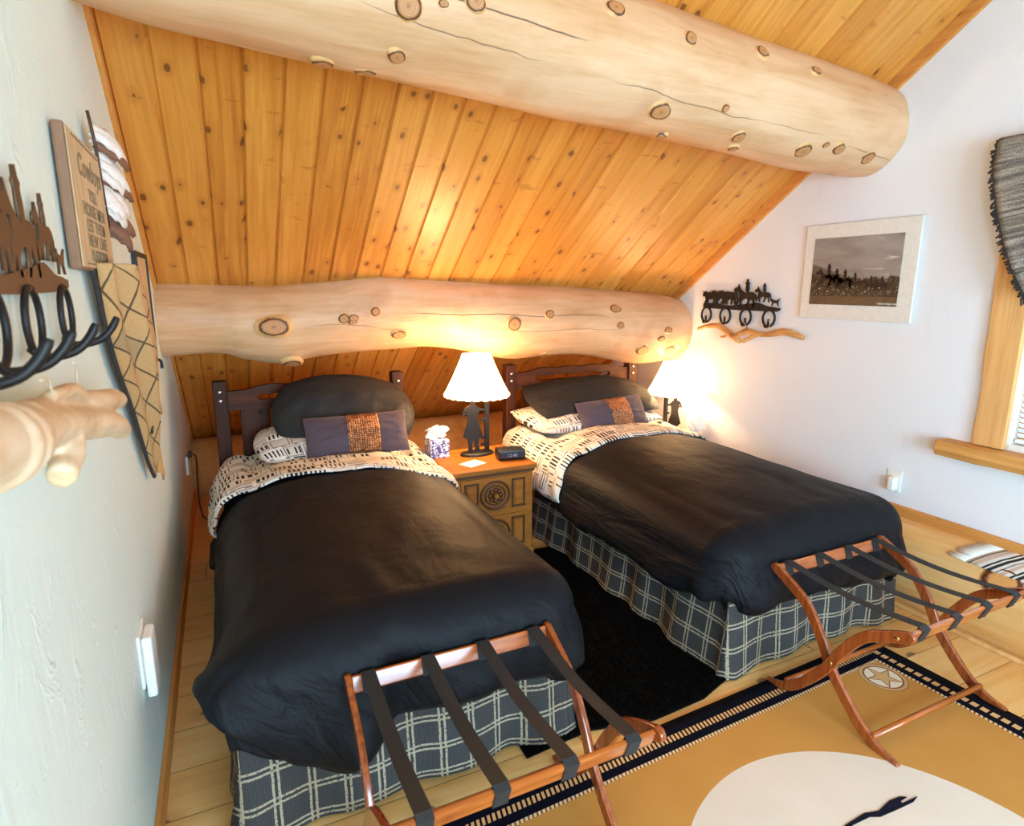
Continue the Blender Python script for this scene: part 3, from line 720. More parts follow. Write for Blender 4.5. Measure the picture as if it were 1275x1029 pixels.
# ------------------------------------------------------------------ beds
def drape_fn(x0, x1, yf, ztop, R, dL, dR, dF, flare, seed, crown, fold, puff=.0):
    """Returns f(s, t): s across (0..W on top), t along from the foot (0 = foot edge of the top), cloth lengths in metres."""
    W = x1 - x0
    def f(s, t, lift=0.0):
        dx = s if s < 0 else (s - W if s > W else 0.0); dy = t if t < 0 else 0.0
        bx_ = min(max(s, 0), W); by = max(t, 0); r = math.hypot(dx, dy)
        u = bx_ / W * 2 - 1
        z = ztop + crown * (1 - abs(u) ** 3.0) * min(1.0, .45 + by * 1.2) + lift
        z += .007 * fb(bx_ * 2.0 + seed, by * 1.5, seed, 3) + .003 * fb(bx_ * 5 + seed, by * 4 + 3, seed, 3)
        p = Vector((x0 + bx_, yf + by, z))
        if r > 1e-6:
            d = Vector((dx / r, dy / r, 0)); q = R * PI / 2
            rr = (abs(dx) ** 5 + abs(dy) ** 5) ** .2
            if rr < q: out = R * math.sin(rr / q * PI / 2); dn = R * (1 - math.cos(rr / q * PI / 2))
            else:
                e = rr - q; ang = math.atan2(dy, dx); L = ((dL if dx < 0 else dR) * abs(dx) + dF * abs(dy)) / (abs(dx) + abs(dy)) - q
                h = min(1.0, e / max(L, .02))
                out = R + e * math.sin(flare); dn = R + e * math.cos(flare)
                tcoord = (by if dy == 0 else 0) * (1 if dx < 0 else -1) + (bx_ if dx == 0 else 0) * 1.0 + ang * .28
                amp = fold * sstep(e / .22)
                out += amp * (math.sin(tcoord * 17 + seed * 3 + 1.4 * fb(tcoord * 1.2, seed, 0, 2)) * .6 + 1.2 * fb(tcoord * 5 + seed, e * 3.0, 0, 3))
                out += puff * math.sin(h * PI * .75) - puff * 1.2 * sstep((h - .75) / .25)
                dn += .022 * fb(tcoord * 4 + 9, seed, 0, 3) * h
            out += lift
            p += d * out; p.z -= dn
        return p
    return f, W
def bed(cx, seed, label, side):
    """Twin bed whose box is 0.97 m wide, foot at y = 1.60, head at y = 3.64."""
    x0, x1 = cx - .485, cx + .485
    b = thing('bed', (cx, 2.6, 0), label, 'bed')
    # mattress and box spring (parts)
    obj('mattress', bx(x0 + .06, x1 - .04, 1.70, 3.64, .36, .575), 'cotton', b, mods=[BEV(.07, 5)])
    obj('box_spring', bx(x0 + .03, x1 - .03, 1.68, 3.64, .14, .355), 'cotton', b, mods=[BEV(.02, 3)])
    for lx in (x0 + .1, x1 - .1):
        for ly in (1.78, 3.5): obj('leg', bx(lx - .025, lx + .025, ly - .025, ly + .025, 0, .14), 'darkwood_z', b)
    # gathered plaid skirt
    fl = .035
    path = [(x0 - fl, 3.62), (x0 - fl, 1.605), (x1 + fl, 1.605), (x1 + fl, 3.62)]; P = []; S = 0; last = None
    for i in range(3):
        a, c = Vector(path[i]), Vector(path[i + 1]); L = (c - a).length; n = int(L / .012)
        nr = Vector(((c - a).y, -(c - a).x)).normalized()
        if i == 0: nr = Vector((-1, 0))
        if i == 2: nr = Vector((1, 0))
        if i == 1: nr = Vector((0, -1))
        for k in range(n + (i == 2)):
            s = k / n * L; P.append((a + (c - a) * k / n, nr, S + s, min(s, L - s)))
        S += L
    Z = lin(.39, .006, 12)
    def fn(i, j):
        p, nr, s, edge = P[i]; z = Z[j]; k = (0.39 - z) / .39
        w = (.012 + .012 * fb(s * .8, seed, 0, 2)) * math.sin(s * 22 + 2.4 * fb(s * 1.6, seed + 3, 0, 2)) + .018 * fb(s * 3.3, seed + 8, k * .5, 3)
        # box pleats at the corners of the foot
        pl = math.exp(-((s - 2.03) / .045) ** 2) * .03 + math.exp(-((s - 2.03 - 1.04) / .045) ** 2) * .03
        o = (w * (.25 + k) + .05 * k * (.55 if nr.y else 1.0) + pl * k - .02)
        lift = (.02 * sstep((s - 2.2) / .3) * sstep((2.95 - s) / .3) + .012 * fb(s * 4, seed + 5, 0, 2)) * k * k
        return (p.x + nr.x * o, p.y + nr.y * o, z + max(lift, 0))
    skirt = grid(fn, list(range(len(P))), list(range(len(Z))), lambda i, j: (P[i][2], Z[j]))
    obj('bed_skirt', skirt, 'plaid', b, smooth=True)
    # headboard
    hx0, hx1, hy = cx - .535, cx + .535, 3.70
    hb = obj('headboard', headrail(hx0 + .06, hx1 - .06, hy), 'darkwood_x', b, mods=[BEV(.004)])
    for px_ in (hx0, hx1 - .072):
        p = obj('post', bx(px_, px_ + .072, hy - .035, hy + .04, 0, 1.03), 'darkwood_z', hb, mods=[BEV(.006)])
        for bz in (.972, .922):
            bm = B(); ball(bm, (px_ + .036, hy - .037, bz), (.012, .007, .012), 2); obj('bolt', bm, 'chrome', hb, smooth=True)
    for i in range(5):
        sx = hx0 + .13 + i * .165; obj('slat', bx(sx, sx + .155, hy - .012, hy + .012, .40, .88), 'darkwood_z', hb, mods=[BEV(.004)])
    obj('lower_rail', bx(hx0 + .06, hx1 - .06, hy - .02, hy + .02, .38, .46), 'darkwood_x', hb, mods=[BEV(.004)])
    return b
def headrail(xa, xb, hy):
    n = 40; top, slot = [], []
    L = xb - xa
    for i in range(n + 1):
        t = i / n; e = min(t, 1 - t)
        z = .968 + .028 * sstep((e - .06) / .16) + .003 * math.sin(t * 30) - .02 * sstep((.05 - e) / .05) * 0
        top.append((xa + L * t, z))
    outer = [(xa, .862), (xb, .862)] + top[::-1]
    s0, s1 = xa + L * .17, xb - L * .17
    slot = [(s0, .925), (s0 + .015, .912), (s1 - .015, .912), (s1, .925), (s1 - .015, .944), (s0 + .015, .944)]
    return cutout([outer, slot], .036, frame_m((0, hy, 0), (1, 0, 0), (0, 0, 1), (0, -1, 0)))
CA, CB = .46, 2.235
bedA = bed(CA, 1.0, 'twin bed with dark walnut headboard beside the mint left wall', 'l')
bedB = bed(CB, 6.0, 'twin bed with dark walnut headboard by the white window wall', 'r')
def comforter(cx, seed, dL, dR, dF, label, wig, x_l=-.46, x_r=.46):
    f, W = drape_fn(cx + x_l, cx + x_r, 1.725, .605, .155, dL, dR, dF, math.radians(3), seed, .060, .020, .030)
    HEADY = 3.10
    us = lin(-dL, W + dR, 104); vs = lin(-dF, HEADY - 1.725, 132)
    def g(s, t):
        tt = t
        p = f(s, tt)
        # slack wrinkles running from the foot corners
        k = sstep((.7 - max(t, 0)) / .7) if t > -.3 else 1
        p.z += .003 * k * math.sin(s * 26 + 5 * fb(s * 2, t * 2, seed, 2)) * (1 if t >= 0 else .3)
        a = wig(s, t, W)
        return p + a
    bm = grid(g, us, vs)
    o = obj('comforter', bm, 'black_cloth', smooth=True, mods=[SOL(.03, -1), SUB(1)])
    origin(o, (cx, 2.3, .6)); return tag(o, label, 'comforter')
def wigA(s, t, W):
    a = Vector((0, 0, 0))
    # near left corner kicks outward, with a deep fold beside it; a second lobe hangs lower
    if s < .05 and t < .30: k = sstep((.30 - t) / .5) * sstep((.05 - s) / .30); k2 = sstep(-min(s, t, 0) / .30); a += Vector((-.075 * k * k2 * k2 + .015 * k, .0, (.01 + .09 * k2) * k))
    if t < -.10:
        k = sstep((-t - .10) / .30)
        a.z += -.055 * k * math.exp(-((s - .16) / .12) ** 2) + .025 * k * math.exp(-((s - .62) / .25) ** 2); a.y += .045 * k * math.exp(-((s - .31) / .05) ** 2) - .03 * k * math.exp(-((s - .17) / .09) ** 2)
    if s < 0 and t > .95: k = sstep((t - .95) / .2) * sstep(-s / .25); a += Vector((-.03 * k, 0, -.09 * k))
    return a
def wigB(s, t, W):
    a = Vector((0, 0, 0))
    if s < .1 and t < .2: k = sstep((.1 - s) / .4) * sstep((.2 - t) / .5); a += Vector((.02 * k, .02 * k, .035 * k))
    if t < -.1: k = sstep((-t - .1) / .3); a.z += (.02 - .05 * sstep((s - W) / .2)) * k
    return a
comforter(CA, 1.7, .31, .40, .46, 'black comforter spread over the bed by the mint left wall', wigA, -.385, .43)
comforter(CB, 5.2, .42, .36, .46, 'black comforter spread over the bed by the white window wall', wigB, -.425, .42)
def sheet(cx, seed, dL, dR, label, y0, y1, skew, lw, x_l=-.425):
    f, W = drape_fn(cx + x_l, cx + .43, 1.725, .605, .155, dL, dR, .4, math.radians(lw), seed, .060, .012, .022)
    us = lin(-dL, W + dR, 90); vs = lin(0, 1, 34)
    def g(s, v):
        k = s / W
        ya = y0 + skew * (k - .5) + .02 * fb(s * 4, seed, 0, 3); yb = y1
        y = ya + (yb - ya) * v
        if s < 0 and v < .9: y += .02 * s
        lift = .022 + .010 * fb(s * 5 + seed, y * 5, 0, 3)
        if v < .06: lift -= .012 * (1 - v / .06)
        if y > 3.1: lift -= .03 * sstep((y - 3.1) / .2) * (0 if s < 0 or s > W else 1)
        return f(s, y - 1.725, lift)
    bm = grid(g, us, vs, lambda s, v: (s, y0 + (y1 - y0) * v))
    o = obj('bed_sheet', bm, 'print', smooth=True, mods=[SOL(.012, -1), SUB(1)])
    origin(o, (cx, 3.2, .6)); return tag(o, label, 'sheet')
sheet(CA, 2.2, .31, .32, 'cream and black printed sheet folded back on the bed by the mint wall', 2.90, 3.62, -.10, 4, -.395)
sheet(CB, 7.4, .38, .30, 'cream and black printed sheet folded back on the bed by the white wall', 2.87, 3.62, .06, 3)
# ------------------------------------------------------------------ pillows and cushions
def pillow_bm(w, h, t, mat4, seed, pinch=.06, u0=-1.0, u1=1.0, off=0.0, n=40, front_only=False, rnd_=.1, ex=.5):
    def pt(u, v, s):
        cu, cv = math.sqrt(1 - rnd_ * v * v * .5), math.sqrt(1 - rnd_ * u * u * .5)
        x = w / 2 * u * cu * (1 - pinch * (1 - v * v) * abs(u) ** 3); y = h / 2 * v * cv * (1 - pinch * 1.4 * (1 - u * u) * abs(v) ** 3)
        k = max(0, 1 - u * u) ** ex * max(0, 1 - v * v) ** ex
        z = t / 2 * k * (1 + .12 * fb(u * 1.6 + seed, v * 1.6, seed, 3)) + .010 * fb(u * 4 + seed, v * 4, 0, 3) * k
        return mat4 @ Vector((x, y, s * (z + off * (k > 0))))
    bm = None
    S = lambda a, b: [math.sin(q * PI / 2) for q in lin(a, b, n)] if (a, b) == (-1, 1) else lin(a, b, n)
    for s in ((1,) if front_only else (1, -1)):
        b = grid(lambda u, v: pt(u, v, s), S(u0, u1), S(-1, 1), lambda u, v: (u * w / 2, v * h / 2))
        bm = b if bm is None else join2(bm, b)
    bmesh.ops.remove_doubles(bm, verts=bm.verts, dist=1e-4); return bm
def join2(a, b):
    me = bpy.data.meshes.new('j'); b.to_mesh(me); b.free(); a.from_mesh(me); bpy.data.meshes.remove(me); return a
def pose(c, tilt, yaw=0.0, roll=0.0):
    return Matrix.Translation(c) @ Matrix.Rotation(yaw, 4, 'Z') @ Matrix.Rotation(tilt, 4, 'X') @ Matrix.Rotation(roll, 4, 'Z')
def pillow(c, tilt, yaw, roll, w, h, t, m, label, seed, rd=.7, pinch=.0, ex=.5):
    o = obj('pillow', pillow_bm(w, h, t, pose(c, tilt, yaw, roll), seed, pinch, rnd_=rd, ex=ex), m, smooth=True, mods=[SUB(1)])
    origin(o, c); return tag(o, label, 'pillow')
R_ = math.radians
pillow((.50, 3.45, .700), R_(12), 0, 0, .80, .46, .19, 'print', 'cream and black printed pillow under the black pillow on the bed by the mint wall', 1.0, .5)
pillow((.595, 3.455, .835), R_(54), R_(0), R_(-5), .79, .50, .23, 'black_pillow', 'plump black pillow leaning on the headboard by the mint wall', 2.0, .85)
pillow((2.19, 3.43, .695), R_(6), R_(2), 0, 1.02, .50, .17, 'print', 'cream and black printed pillow under the black pillow on the bed by the white wall', 3.0, .3, .03)
pillow((2.25, 3.47, .805), R_(22), R_(-1), 0, 1.0, .46, .25, 'black_pillow', 'black pillow lying flat on a printed pillow beside the white wall', 4.0, .45, .03, .75)
def cushion(c, tilt, yaw, roll, w, h, label, seed):
    t = thing('cushion', c, label, 'cushion')
    m = pose(c, tilt, yaw, roll)
    obj('cover', pillow_bm(w, h, .12, m, seed, .05), 'plum', t, smooth=True, mods=[SUB(1)])
    obj('band', pillow_bm(w, h, .12, m, seed, .05, -.20, .40, .003, 24, True), 'copper', t, smooth=True, mods=[SOL(.002, 1)])
    return t
cushion((.615, 3.235, .762), R_(66), R_(-3), R_(1), .56, .235, 'plum cushion with copper band on the bed by the mint wall', 5.0)
cushion((2.268, 3.235, .728), R_(60), R_(5), R_(2), .56, .235, 'plum cushion with copper band on the bed by the white window wall', 6.5)

# ------------------------------------------------------------------ nightstands
def nightstand(x0, x1, y0, y1, zt, label):
    t = thing('nightstand', ((x0 + x1) / 2, (y0 + y1) / 2, 0), label, 'nightstand')
    obj('top', bx(x0 - .02, x1 + .02, y0 - .025, y1, zt - .028, zt), 'oak', t, mods=[BEV(.008, 3)])
    obj('moulding', bx(x0 - .008, x1 + .008, y0 - .012, y1, zt - .045, zt - .028), 'oak_dark', t, mods=[BEV(.004)])
    obj('body', bx(x0, x1, y0, y1, .05, zt - .045), 'oak', t, mods=[BEV(.004)])
    obj('plinth', bx(x0 - .01, x1 + .01, y0 - .01, y1, 0, .06), 'oak', t, mods=[BEV(.005)])
    H = (zt - .045 - .07) / 2; w = x1 - x0; cx = (x0 + x1) / 2
    for k in range(2):
        za = .07 + k * H + .008; zb = .07 + (k + 1) * H - .008
        d = obj('drawer', bx(x0 + .035, x1 - .035, y0 - .010, y0 + .01, za, zb), 'oak', t, mods=[BEV(.004)])
        for a, b in ((x0 + .055, cx - .10), (cx + .10, x1 - .055)):
            bm = B(); z0, z1 = za + .022, zb - .022
            box(bm, a, b, y0 - .018, y0 - .009, z0, z0 + .010); box(bm, a, b, y0 - .018, y0 - .009, z1 - .010, z1); box(bm, a, a + .010, y0 - .018, y0 - .009, z0, z1); box(bm, b - .010, b, y0 - .018, y0 - .009, z0, z1)
            obj('panel_moulding', bm, 'oak_dark', d, mods=[BEV(.002)])
            obj('panel', bx(a + .018, b - .018, y0 - .017, y0 - .009, z0 + .018, z1 - .018), 'oak', d, mods=[BEV(.005)])
        bm = B(); zc = (za + zb) / 2
        for q, tt in ((.085, .011), (.06, .008)):
            tube(bm, [(cx + q * math.cos(i / 28 * 2 * PI), y0 - .014, zc + q * .92 * math.sin(i / 28 * 2 * PI)) for i in range(29)], tt * .7, 8, False)
        for i in range(8):
            a = i / 8 * 2 * PI; ball(bm, (cx + .033 * math.cos(a), y0 - .013, zc + .031 * math.sin(a)), (.015, .012, .015), 2)
        obj('carved_rosette', bm, 'oak_dark', d, smooth=True)
        bm = B(); ball(bm, (cx, y0 - .026, zc), (.017, .016, .017), 2); obj('knob', bm, 'oak', d, smooth=True)
    return t
nightstand(1.06, 1.535, 2.955, 3.40, .568, 'carved golden oak nightstand standing between the two beds')
t = thing('side_table', (2.9, 3.38, 0), 'low wooden side table under the lamp in the corner by the white wall', 'side table')
obj('top', bx(2.795, 3.045, 3.19, 3.57, .453, .475), 'oak', t, mods=[BEV(.004)])
for q in (3.22, 3.54): obj('leg', bx(2.80, 2.828, q - .015, q + .015, 0, .453), 'oak', t, mods=[BEV(.003)])
# ------------------------------------------------------------------ lamps
MAN = [(-.030, .005), (-.028, .045), (-.034, .085), (-.062, .098), (-.050, .135), (-.036, .175), (-.030, .205), (-.036, .228), (-.044, .238), (-.070, .222), (-.060, .250), (-.046, .272), (-.028, .283), (-.014, .288), (-.016, .300),
       (-.022, .312), (-.045, .316), (-.030, .322), (-.020, .326), (-.014, .345), (.000, .340), (.012, .346), (.020, .328), (.040, .322), (.036, .315), (.020, .311), (.014, .298), (.012, .288), (.028, .282), (.044, .268), (.085, .258), (.085, .246), (.046, .252),
       (.036, .240), (.032, .206), (.038, .172), (.054, .130), (.062, .096), (.040, .084), (.034, .045), (.046, .012), (.046, .004), (.014, .004), (.012, .040), (.004, .082), (-.004, .045), (-.002, .005)]
ARMHOLE = [(-.040, .236), (-.056, .228), (-.050, .246), (-.042, .252)]
def lamp(x, y, z, s, rs, mirror, label):
    t = thing('table_lamp', (x, y, z), label, 'lamp', 'cowboy silhouette bedside lamps')
    o = (lambda q: [(-a if mirror else a, b) for a, b in q])
    fm = frame_m((x + (.045 if mirror else -.045) * s * -1 * (-1), y, z + .016), (s, 0, 0), (0, 0, s), (0, -1, 0))
    sg = -1 if mirror else 1     # figure side
    bm = B(); lathe(bm, [(.10, 0), (.102, .006), (.095, .014), (.0, .016)], (x, y, z), 40, False); bm.faces.ensure_lookup_table()
    xf(bm, Matrix.Translation((x, y, z)) @ Matrix.Diagonal((1.05 * s, .62 * s, 1, 1)) @ Matrix.Translation((-x, -y, -z))); obj('base', bm, 'iron', t, smooth=True)
    man = [(a + (-.028), b) for a, b in MAN]; hole = [(a - .028, b) for a, b in ARMHOLE]
    man, hole = (o(man), o(hole))
    fm = frame_m((x, y, z + .012), (s, 0, 0), (0, 0, s), (0, -1, 0))
    obj('cowboy_figure', cutout([man, hole], .006, fm), 'iron', t)
    px = x + (.062 * s) * sg
    obj('post', bx(px - .012 * s, px + .012 * s, y - .012, y + .012, z + .01, z + .345 * s), 'iron', t, mods=[BEV(.002)])
    for zz in (.05, .09, .20): obj('fence_rail', bx(min(px, px - sg * .035 * s), max(px, px - sg * .035 * s), y - .006, y + .006, z + zz * s, z + (zz + .014) * s), 'iron', t)
    zb = z + .36 * s; hh = .235 * s
    bm = B(); tube(bm, [(px, y, z + .34 * s), (x + sg * .03, y, z + .355 * s), (x, y, z + .37 * s), (x, y, z + .43 * s)], .006, 8); obj('neck', bm, 'iron', t, smooth=True)
    bm = B(); lathe(bm, [(.013, 0), (.015, .035), (.013, .05)], (x, y, z + .41 * s), 16); obj('socket', bm, 'brass', t, smooth=True)
    bm = B(); ball(bm, (x, y, z + .455 * s), (.027, .027, .034), 3); obj('bulb', bm, 'bulb', t, smooth=True)
    n = 96; bm = B(); rings = []
    for k in range(11):
        q = k / 10; r = rs * (1 - q) + rs * .43 * q; r -= .004 * math.sin(q * PI)
        rings.append([bm.verts.new((x + math.cos(2 * PI * i / n) * r, y + math.sin(2 * PI * i / n) * r, zb + hh * q - (.006 * abs(math.sin(i * PI / 4)) if k == 0 else 0) + (.004 * abs(math.sin(i * PI / 4)) if k == 10 else 0))) for i in range(n)])
    for k in range(10):
        for i in range(n): bm.faces.new((rings[k][i], rings[k][(i + 1) % n], rings[k + 1][(i + 1) % n], rings[k + 1][i]))
    sh = obj('shade', bm, 'shade_dim' if mirror else 'shade', t, smooth=True)
    bm = B()
    for i in range(48):
        a = 2 * PI * i / 48; tube(bm, [(x + math.cos(a) * (rs - .003), y + math.sin(a) * (rs - .003), zb - .005), (x + math.cos(a + .05) * (rs + .003), y + math.sin(a + .05) * (rs + .003), zb + .004), (x + math.cos(a + .11) * (rs - .006), y + math.sin(a + .11) * (rs - .006), zb + .014)], .0026, 6)
    obj('lacing', bm, 'string', sh, smooth=True)
    bm = B()
    for a in (0, 2 * PI / 3, 4 * PI / 3): tube(bm, [(x, y, zb + hh * .92), (x + math.cos(a) * rs * .49, y + math.sin(a) * rs * .455, zb + hh * .92)], .002, 6)
    tube(bm, [(x, y, z + .45 * s), (x + .036, y, z + .46 * s), (x + .03, y, zb + hh * .85), (x, y, zb + hh * .93)], .0018, 6)
    obj('harp', bm, 'brass', t, smooth=True)
    return t
lamp(1.315, 3.25, .568, 1.0, .192, False, 'lit cowboy silhouette lamp on the carved nightstand between the beds')
lamp(2.862, 3.36, .475, .93, .180, True, 'lit cowboy silhouette lamp in the corner beside the white wall')
# ------------------------------------------------------------------ things on the nightstand
def tissue_box():
    x, y, z, w = 1.085, 3.31, .568, .115
    t = thing('tissue_box', (x, y, z), 'violet swirl tissue box on the nightstand next to the left bed', 'tissue box')
    obj('box', bx(x - w / 2, x + w / 2, y - w / 2, y + w / 2, z, z + .105), 'tissue_box', t, mods=[BEV(.004)])
    obj('tissue', grid(lambda u, v: (x + u * .05 * (1 + v * .4) + .012 * math.sin(v * 9 + u * 6), y + .016 * math.sin(u * 8 + v * 3) + .02 * u * v, z + .10 + v * .085 + .022 * fb(u * 3, v * 3, 4, 3) - .03 * v * u * u), lin(-1, 1, 20), lin(0, 1, 12)), 'paper', t, smooth=True)
tissue_box()
t = thing('alarm_clock', (1.455, 3.09, .568), 'small black alarm clock on the nightstand beside the right bed', 'clock')
cm = Matrix.Translation((1.455, 3.09, .568)) @ Matrix.Rotation(R_(-9), 4, 'Z')
obj('case', xf(bx(-.082, .082, -.05, .05, .004, .062), cm), 'black_plastic', t, mods=[BEV(.012, 3)])
obj('display', xf(bx(-.07, .07, -.0515, -.049, .016, .046), cm), 'lcd', t)
obj('digits', text_bm('12:48', .026, cm @ frame_m((0, -.052, .022), (1, 0, 0), (0, 0, 1), (0, -1, 0)), .001), 'dim_digits', t)
for q in (-.05, 0, .05):
    bm = xf(bx(q - .012, q + .012, -.012, .012, .061, .066), cm); obj('button', bm, 'lcd', t, mods=[BEV(.002)])
o = obj('note_card', xf(bx(-.062, .062, -.048, .048, 0, .0015), Matrix.Translation((1.215, 3.07, .569)) @ Matrix.Rotation(R_(24), 4, 'Z')), 'paper'); tag(origin(o, (1.215, 3.07, .569)), 'small white note card lying on the carved nightstand', 'card')
o = obj('crumpled_wrap', ball(B(), (0, 0, 0), 1, 4), 'paper', smooth=True)
for v in o.data.vertices:
    k = 1 + .5 * fb(v.co.x * 1.6, v.co.y * 1.6, v.co.z * 1.6, 4); v.co = Vector((v.co.x * .05 * k, v.co.y * .05 * k, max(v.co.z, -.95) * .09 * k))
mz = min(v.co.z for v in o.data.vertices); o.location = (2.965, 3.235, .475 - mz); tag(o, 'crumpled white wrap by the lamp in the corner', 'wrap')

# ------------------------------------------------------------------ luggage racks
def rack(x0, label):
    """x0 = outer left side of the front-rail frame; rails at y 1.545 (near the bed) and 1.035."""
    t = thing('luggage_rack', (x0 + .345, 1.28, 0), label, 'luggage rack', 'folding luggage racks at the bed ends')
    W = .69
    LA = spline([(1.553, .474), (1.50, .448), (1.404, .392), (1.328, .292), (1.27, .190), (1.165, .075), (1.085, .022), (1.005, .006)], 6)
    LB = spline([(1.018, .474), (1.075, .448), (1.165, .392), (1.236, .292), (1.292, .190), (1.385, .075), (1.455, .022), (1.525, .006)], 6)
    LA, LB = [Vector((p.x, p.y)) for p in [Vector((*q[:2], 0)) if len(q) == 3 else q for q in [Vector((v[0], v[1], 0)) for v in LA]]], [Vector((v[0], v[1])) for v in LB]
    def leg(P, xa, th):
        w = .019; n = len(P); L, R = [], []
        for i, p in enumerate(P):
            d = (P[min(i + 1, n - 1)] - P[max(i - 1, 0)]).normalized(); nn = Vector((-d.y, d.x))
            k = i / (n - 1); ww = w * (1.0 if k < .8 else 1 - (k - .8) / .2 * .55)
            a, b = p + nn * ww, p - nn * ww
            a.y = max(a.y, .002); b.y = max(b.y, .002); L.append(a); R.append(b)
        d0 = (P[0] - P[1]).normalized(); c = P[0]; arc = [c + d0 * w * math.sin(q) + (L[0] - c).normalized() * w * math.cos(q) for q in (PI * .25, PI * .5, PI * .75)]
        poly = [(p.x, p.y) for p in L[::-1]] + [(p.x, p.y) for p in arc] + [(p.x, p.y) for p in R]
        out = [poly[0]]
        for q in poly[1:]:
            if (Vector(q) - Vector(out[-1])).length > .0015: out.append(q)
        return cutout([out], th, frame_m((xa, 0, 0), (0, 1, 0), (0, 0, 1), (1, 0, 0)), .003)
    th = .018
    for xa in (x0 + .009, x0 + W - .009): 
        l = obj('leg', leg(LB, xa, th), 'rack_leg', t)
        s = -1 if xa < x0 + .3 else 1
        for (by, bz) in ((1.264, .238), (1.052, .456)):
            bm = B(); ball(bm, (xa + s * .0095, by, bz), (.003, .0085, .0085), 2); obj('bolt', bm, 'brass', l, smooth=True)
    for xa in (x0 + .029, x0 + W - .029): obj('leg', leg(LA, xa, th), 'rack_leg', t)
    def rail(yc, zc, xa, xb, ang):
        return xf(bx(xa, xb, -.007, .007, -.024, .024), Matrix.Translation((0, yc, zc)) @ Matrix.Rotation(ang, 4, 'X'))
    obj('rail', rail(1.545, .462, x0 + .038, x0 + W - .038, R_(-20)), 'rack_rail', t, mods=[BEV(.004)])
    obj('rail', rail(1.030, .462, x0 + .018, x0 + W - .018, R_(20)), 'rack_rail', t, mods=[BEV(.004)])
    bm = B(); tube(bm, [(x0 + .03, 1.10, .052), (x0 + W - .03, 1.10, .052)], .011, 12); obj('stretcher', bm, 'rack_rail', t, smooth=True)
    bm = B(); tube(bm, [(x0 + .01, 1.44, .052), (x0 + W - .01, 1.44, .052)], .011, 12); obj('stretcher', bm, 'rack_rail', t, smooth=True)
    for i in range(4):
        xc = x0 + .085 + i * (W - .17) / 3; w = .019
        # a band that loops round both rails
        def loop(yc, zc, ang, first):
            m = Matrix.Rotation(ang, 3, 'X'); pts = []
            for (a, b) in first: q = m @ Vector((0, a, b)); pts.append((yc + q.y, zc + q.z))
            return pts
        back = loop(1.545, .462, R_(-20), [(-.0095, .0262), (-.0095, -.0262), (.0095, -.0262), (.0095, .0262), (-.0095, .0285)])
        front = loop(1.030, .462, R_(20), [(.0095, .0285), (-.0095, .0262), (-.0095, -.0262), (.0095, -.0262), (.0095, .0262)])
        a, b = back[-1], front[0]
        path = back + [(a[0] + (b[0] - a[0]) * k / 12, a[1] + (b[1] - a[1]) * k / 12 - .022 * math.sin(PI * k / 12)) for k in range(1, 12)] + front
        obj('strap', grid(lambda u, j: (xc + u * w, path[j][0], path[j][1]), [-1, 1], list(range(len(path)))), 'strap', t, mods=[SOL(.0022, 0)])
    return t
rack(.205, 'folding cherry wood luggage rack at the foot of the bed by the mint wall')
rack(1.858, 'folding cherry wood luggage rack at the foot of the bed by the window wall')

# ------------------------------------------------------------------ rugs
rg = thing('area_rug', (2.502, 1.545, 0), 'tan western rug with star medallions and cream disc in front of the beds', 'rug')
bm = grid(lambda u, v: (u, v, .008), lin(-2.18, 0, 60), lin(-1.66, 0, 46))
me = bpy.data.meshes.new('pile'); bm.to_mesh(me); bm.free(); pile = link('pile', me, 'rug', rg); md = pile.modifiers.new('solidify', 'SOLIDIFY'); md.thickness = .0075; md.offset = -1
FIG = [(1.523, .930), (1.614, .934), (1.661, .921), (1.727, .931), (1.772, .927), (1.789, .916), (1.756, .915), (1.754, .908), (1.821, .904), (1.791, .897), (1.733, .899), (1.646, .905), (1.618, .918), (1.545, .921), (1.50, .90), (1.47, .84), (1.50, .74), (1.44, .60), (1.36, .56), (1.34, .70), (1.26, .72), (1.10, .66), (1.04, .56), (1.00, .62), (1.06, .74), (1.18, .82), (1.34, .86), (1.42, .90)]
o = obj('figure', xf(cutout([FIG], .002, Matrix.Identity(4)), Matrix.Translation(Vector((0, 0, .0095)))), 'navy', rg)
o.matrix_local = Matrix.Rotation(-R_(2.4), 4, 'Z')
rg.rotation_euler = (0, 0, R_(2.4))
def fur():
    bm = B(); rnd = random.Random(3); poly = [(.80, 1.56), (1.06, 1.58), (1.30, 1.525), (1.55, 1.54), (1.74, 1.60), (1.90, 1.8), (1.90, 3.0), (.84, 3.0)]
    n = 60
    base = [bm.verts.new((x, y, .012)) for x, y in poly]; bm.faces.new(base); low_ = [bm.verts.new((x, y, .003)) for x, y in poly]
    for i in range(len(poly)): bm.faces.new((base[i], low_[i], low_[(i + 1) % len(poly)], base[(i + 1) % len(poly)]))
    def inside(x, y):
        c = False; j = len(poly) - 1
        for i in range(len(poly)):
            (xi, yi), (xj, yj) = poly[i], poly[j]
            if (yi > y) != (yj > y) and x < (xj - xi) * (y - yi) / (yj - yi) + xi: c = not c
            j = i
        return c
    for _ in range(20000):
        x, y = rnd.uniform(.82, 1.88), rnd.uniform(1.50, 2.75)
        if not inside(x, y): continue
        a = rnd.uniform(0, 2 * PI); l = rnd.uniform(.018, .034); dx, dy = math.cos(a) * .003, math.sin(a) * .003; lx, ly = rnd.gauss(0, .012), rnd.gauss(-.006, .012)
        bm.faces.new([bm.verts.new((x - dx, y - dy, .010)), bm.verts.new((x + dx, y + dy, .010)), bm.verts.new((x + lx, y + ly, l))])
    return bm
o = obj('fur_rug', fur(), 'fur'); stuff(o); tag(origin(o, (1.35, 2.2, 0)), 'shaggy black fur rug on the floor between the two beds', 'rug')

